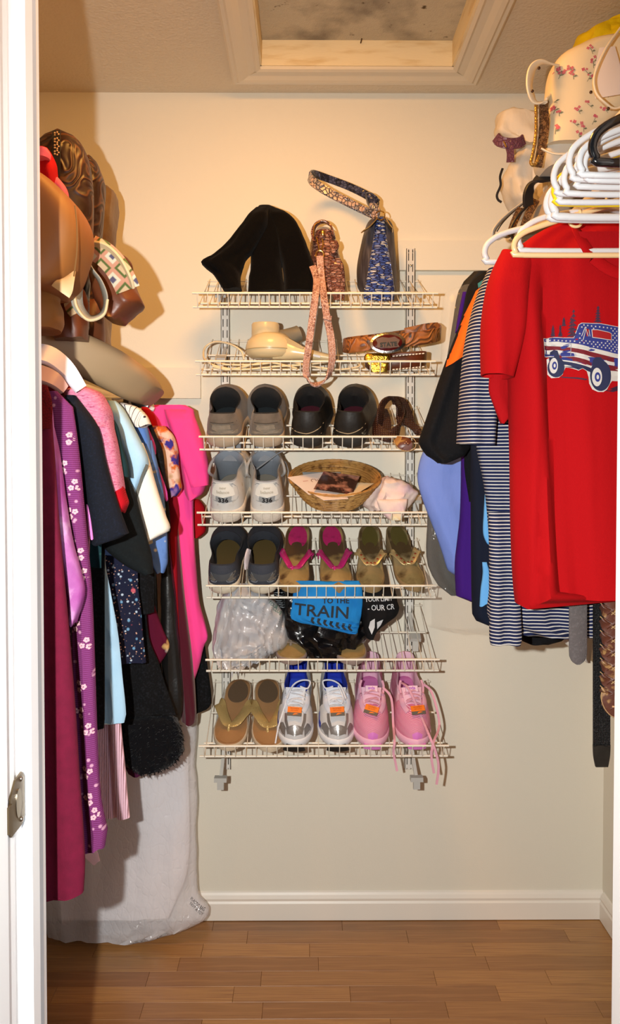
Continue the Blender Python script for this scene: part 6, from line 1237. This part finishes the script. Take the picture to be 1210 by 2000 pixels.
puff([(931, 752, 768), (938, 742, 782), (948, 734, 796), (962, 724, 812), (974, 716, 808), (986, 711, 800), (998, 722, 790)], 2.19, .09, 26, 44, (.006, 4), 110, crumple=.010, csc=22).build('upper_fold', past, t)
puff([(975, 735, 795), (990, 740, 792), (1005, 748, 788), (1016, 760, 784)], 2.135, .02, 16, 30, (.004, 5), 111, crumple=.003).build('hanging_corner', past, t)

# plastic bags on the sixth shelf
whb = M('white_bag_film', 'B4B8C0', .30, alpha=.80, layers=[('noise', 5, .52, .15, 'DAD4CE'), ('noise', 8, .60, .1, '9CA6B4')], bump=[('noise', 16, .6, (1.6, 1, .6)), ('noise', 50, .3)], spec=.6)
wb = puff([(1140, 448, 500), (1160, 438, 520), (1180, 428, 536), (1210, 420, 552), (1240, 417, 566), (1258, 416, 556), (1280, 416, 530), (1298, 424, 500), (1311, 445, 480)], 2.19, .12, 60, 100, (.008, 8), 112, crumple=.012, csc=13)
t = garment('shopping_bag', 'knotted white plastic shopping bag at the left of the sixth shelf', 'plastic bag', [('bag_film', wb, whb), ('contents', puff([(1190, 445, 530), (1230, 435, 540), (1270, 440, 520), (1288, 455, 500)], 2.20, .05, 16, 24, (.002, 2), 3, crumple=.006), M('contents_pink', 'C8A8A0', .8))])
for s_, x, y in (('YOUR', 533, 1182), ('CLUB', 541, 1194)): ptext(wb.bvh(), s_, x, y, 2.15, 6, -40, off=.002).build('lettering', M('print_green', '1E6A58', .5), t)
bkb = M('black_bag_film', '0C0C0E', .22, bump=[('noise', 22, .8), ('noise', 60, .5)], coat=.2)
bb = puff([(1150, 556, 700), (1175, 548, 715), (1205, 548, 722), (1235, 558, 722), (1260, 575, 705), (1278, 592, 688), (1290, 615, 668)], 2.205, .13, 50, 70, (.008, 4), 113, crumple=.018, csc=16)
bs_ = puff([(1135, 576, 700), (1150, 573, 706), (1180, 570, 706), (1206, 568, 704), (1216, 590, 702), (1226, 640, 700), (1236, 678, 697)], 2.135, .035, 40, 60, (.003, 4), 114, crumple=.003)
br_ = puff([(1145, 696, 768), (1165, 700, 774), (1185, 702, 776), (1200, 704, 772), (1215, 708, 758), (1232, 712, 738), (1244, 716, 728)], 2.17, .08, 30, 44, (.004, 4), 115, crumple=.008)
t = garment('black_bag', 'glossy black plastic bag stuffed with folded shirts on the sixth shelf', 'plastic bag', [('bag_film', bb, bkb)])
t = garment('blue_tee', 'folded bright blue tee with black block lettering on the black bag', 't-shirt', [('folded_front', bs_, cloth('bright_blue', '1E7EC8', [('noise', 12, .6, .1, '1A6AB0')]))])
bl = M('print_charcoal', '14222E', .8); bv = bs_.bvh()
for s_, x, y, h, a in (('TO THE', 655, 1172, 11, 0), ('TRAIN', 628, 1193, 24, -4)): ptext(bv, s_, x, y, 2.13, h, a, off=.0018, bold=.0006, sx=1.15 if s_ == 'TRAIN' else 1).build('lettering', bl, t)
for k in range(7):
    x = 608 + 12 * k; y = 1210 + 2.4 * k; pdecal(bv, [(x, y - 7), (x + 6, y - 6), (x + 3, y), (x + 8, y + 5), (x + 3, y + 7), (x - 2, y)], 2.13, 1, .0018).build('print_scroll', bl, t)
t = garment('black_slogan_tee', 'black folded tee with handwritten white slogan beside the blue tee', 't-shirt', [('folded_front', br_, cloth('slogan_black', '121214'))])
wt = M('print_offwhite', 'C8CCD0', .8); bv = br_.bvh()
for s_, x, y, h in (('YOUR LIMIT', 738, 1168, 9), ('- OUR CR', 742, 1184, 11)): ptext(bv, s_, x, y, 2.15, h, 3, off=.003, bold=.0002, sx=.82).build('lettering', wt, t)
pdecal(bv, [(721, 1210), (730, 1205), (730, 1222), (724, 1236), (718, 1222)], 2.15, 1, .003).build('print_mark', wt, t)
pdecal(bv, [(734, 1212), (746, 1206), (742, 1218), (735, 1226)], 2.15, 1, .003).build('print_mark', wt, t)
t = garment('black_print_tee', 'black cloth with small white squiggles between the two plastic bags', 't-shirt', [('folded_front', puff([(1148, 532, 560), (1165, 534, 572), (1190, 540, 572), (1208, 548, 566)], 2.235, .05, 14, 30, (.002, 3), 117, crumple=.004), cloth('squiggle_black', '121214', [('swirl', 50, .94, .03, 'B8C0C8')]))])

# things on a slanted shelf rest on its wires
def settle(i, names):
    B = SO[i]
    for o in list(bpy.data.objects):
        if o.parent is None or o.type != 'MESH': continue
        r = o.parent
        if r.get('label') and any(r['label'].startswith(n) for n in names):
            m = WM[r]; mi = m.inverted()
            for v in o.data.vertices:
                p = m @ v.co
                if p.y > B.y - .002:
                    dz = B.z + (p.y - B.y) * math.tan(TH) + .0022
                    if dz - .11 < p.z < dz: p.z = dz; v.co = mi @ p
settle(0, ['black suede boot', 'rose-brown', 'metallic blue']); settle(1, ['vintage beige', 'coiled tan', 'dark brown belt']); settle(2, ['bundled dark brown']); settle(3, ['crumpled pastel'])
settle(5, ['knotted white', 'glossy black', 'folded bright', 'black folded', 'black cloth with'])
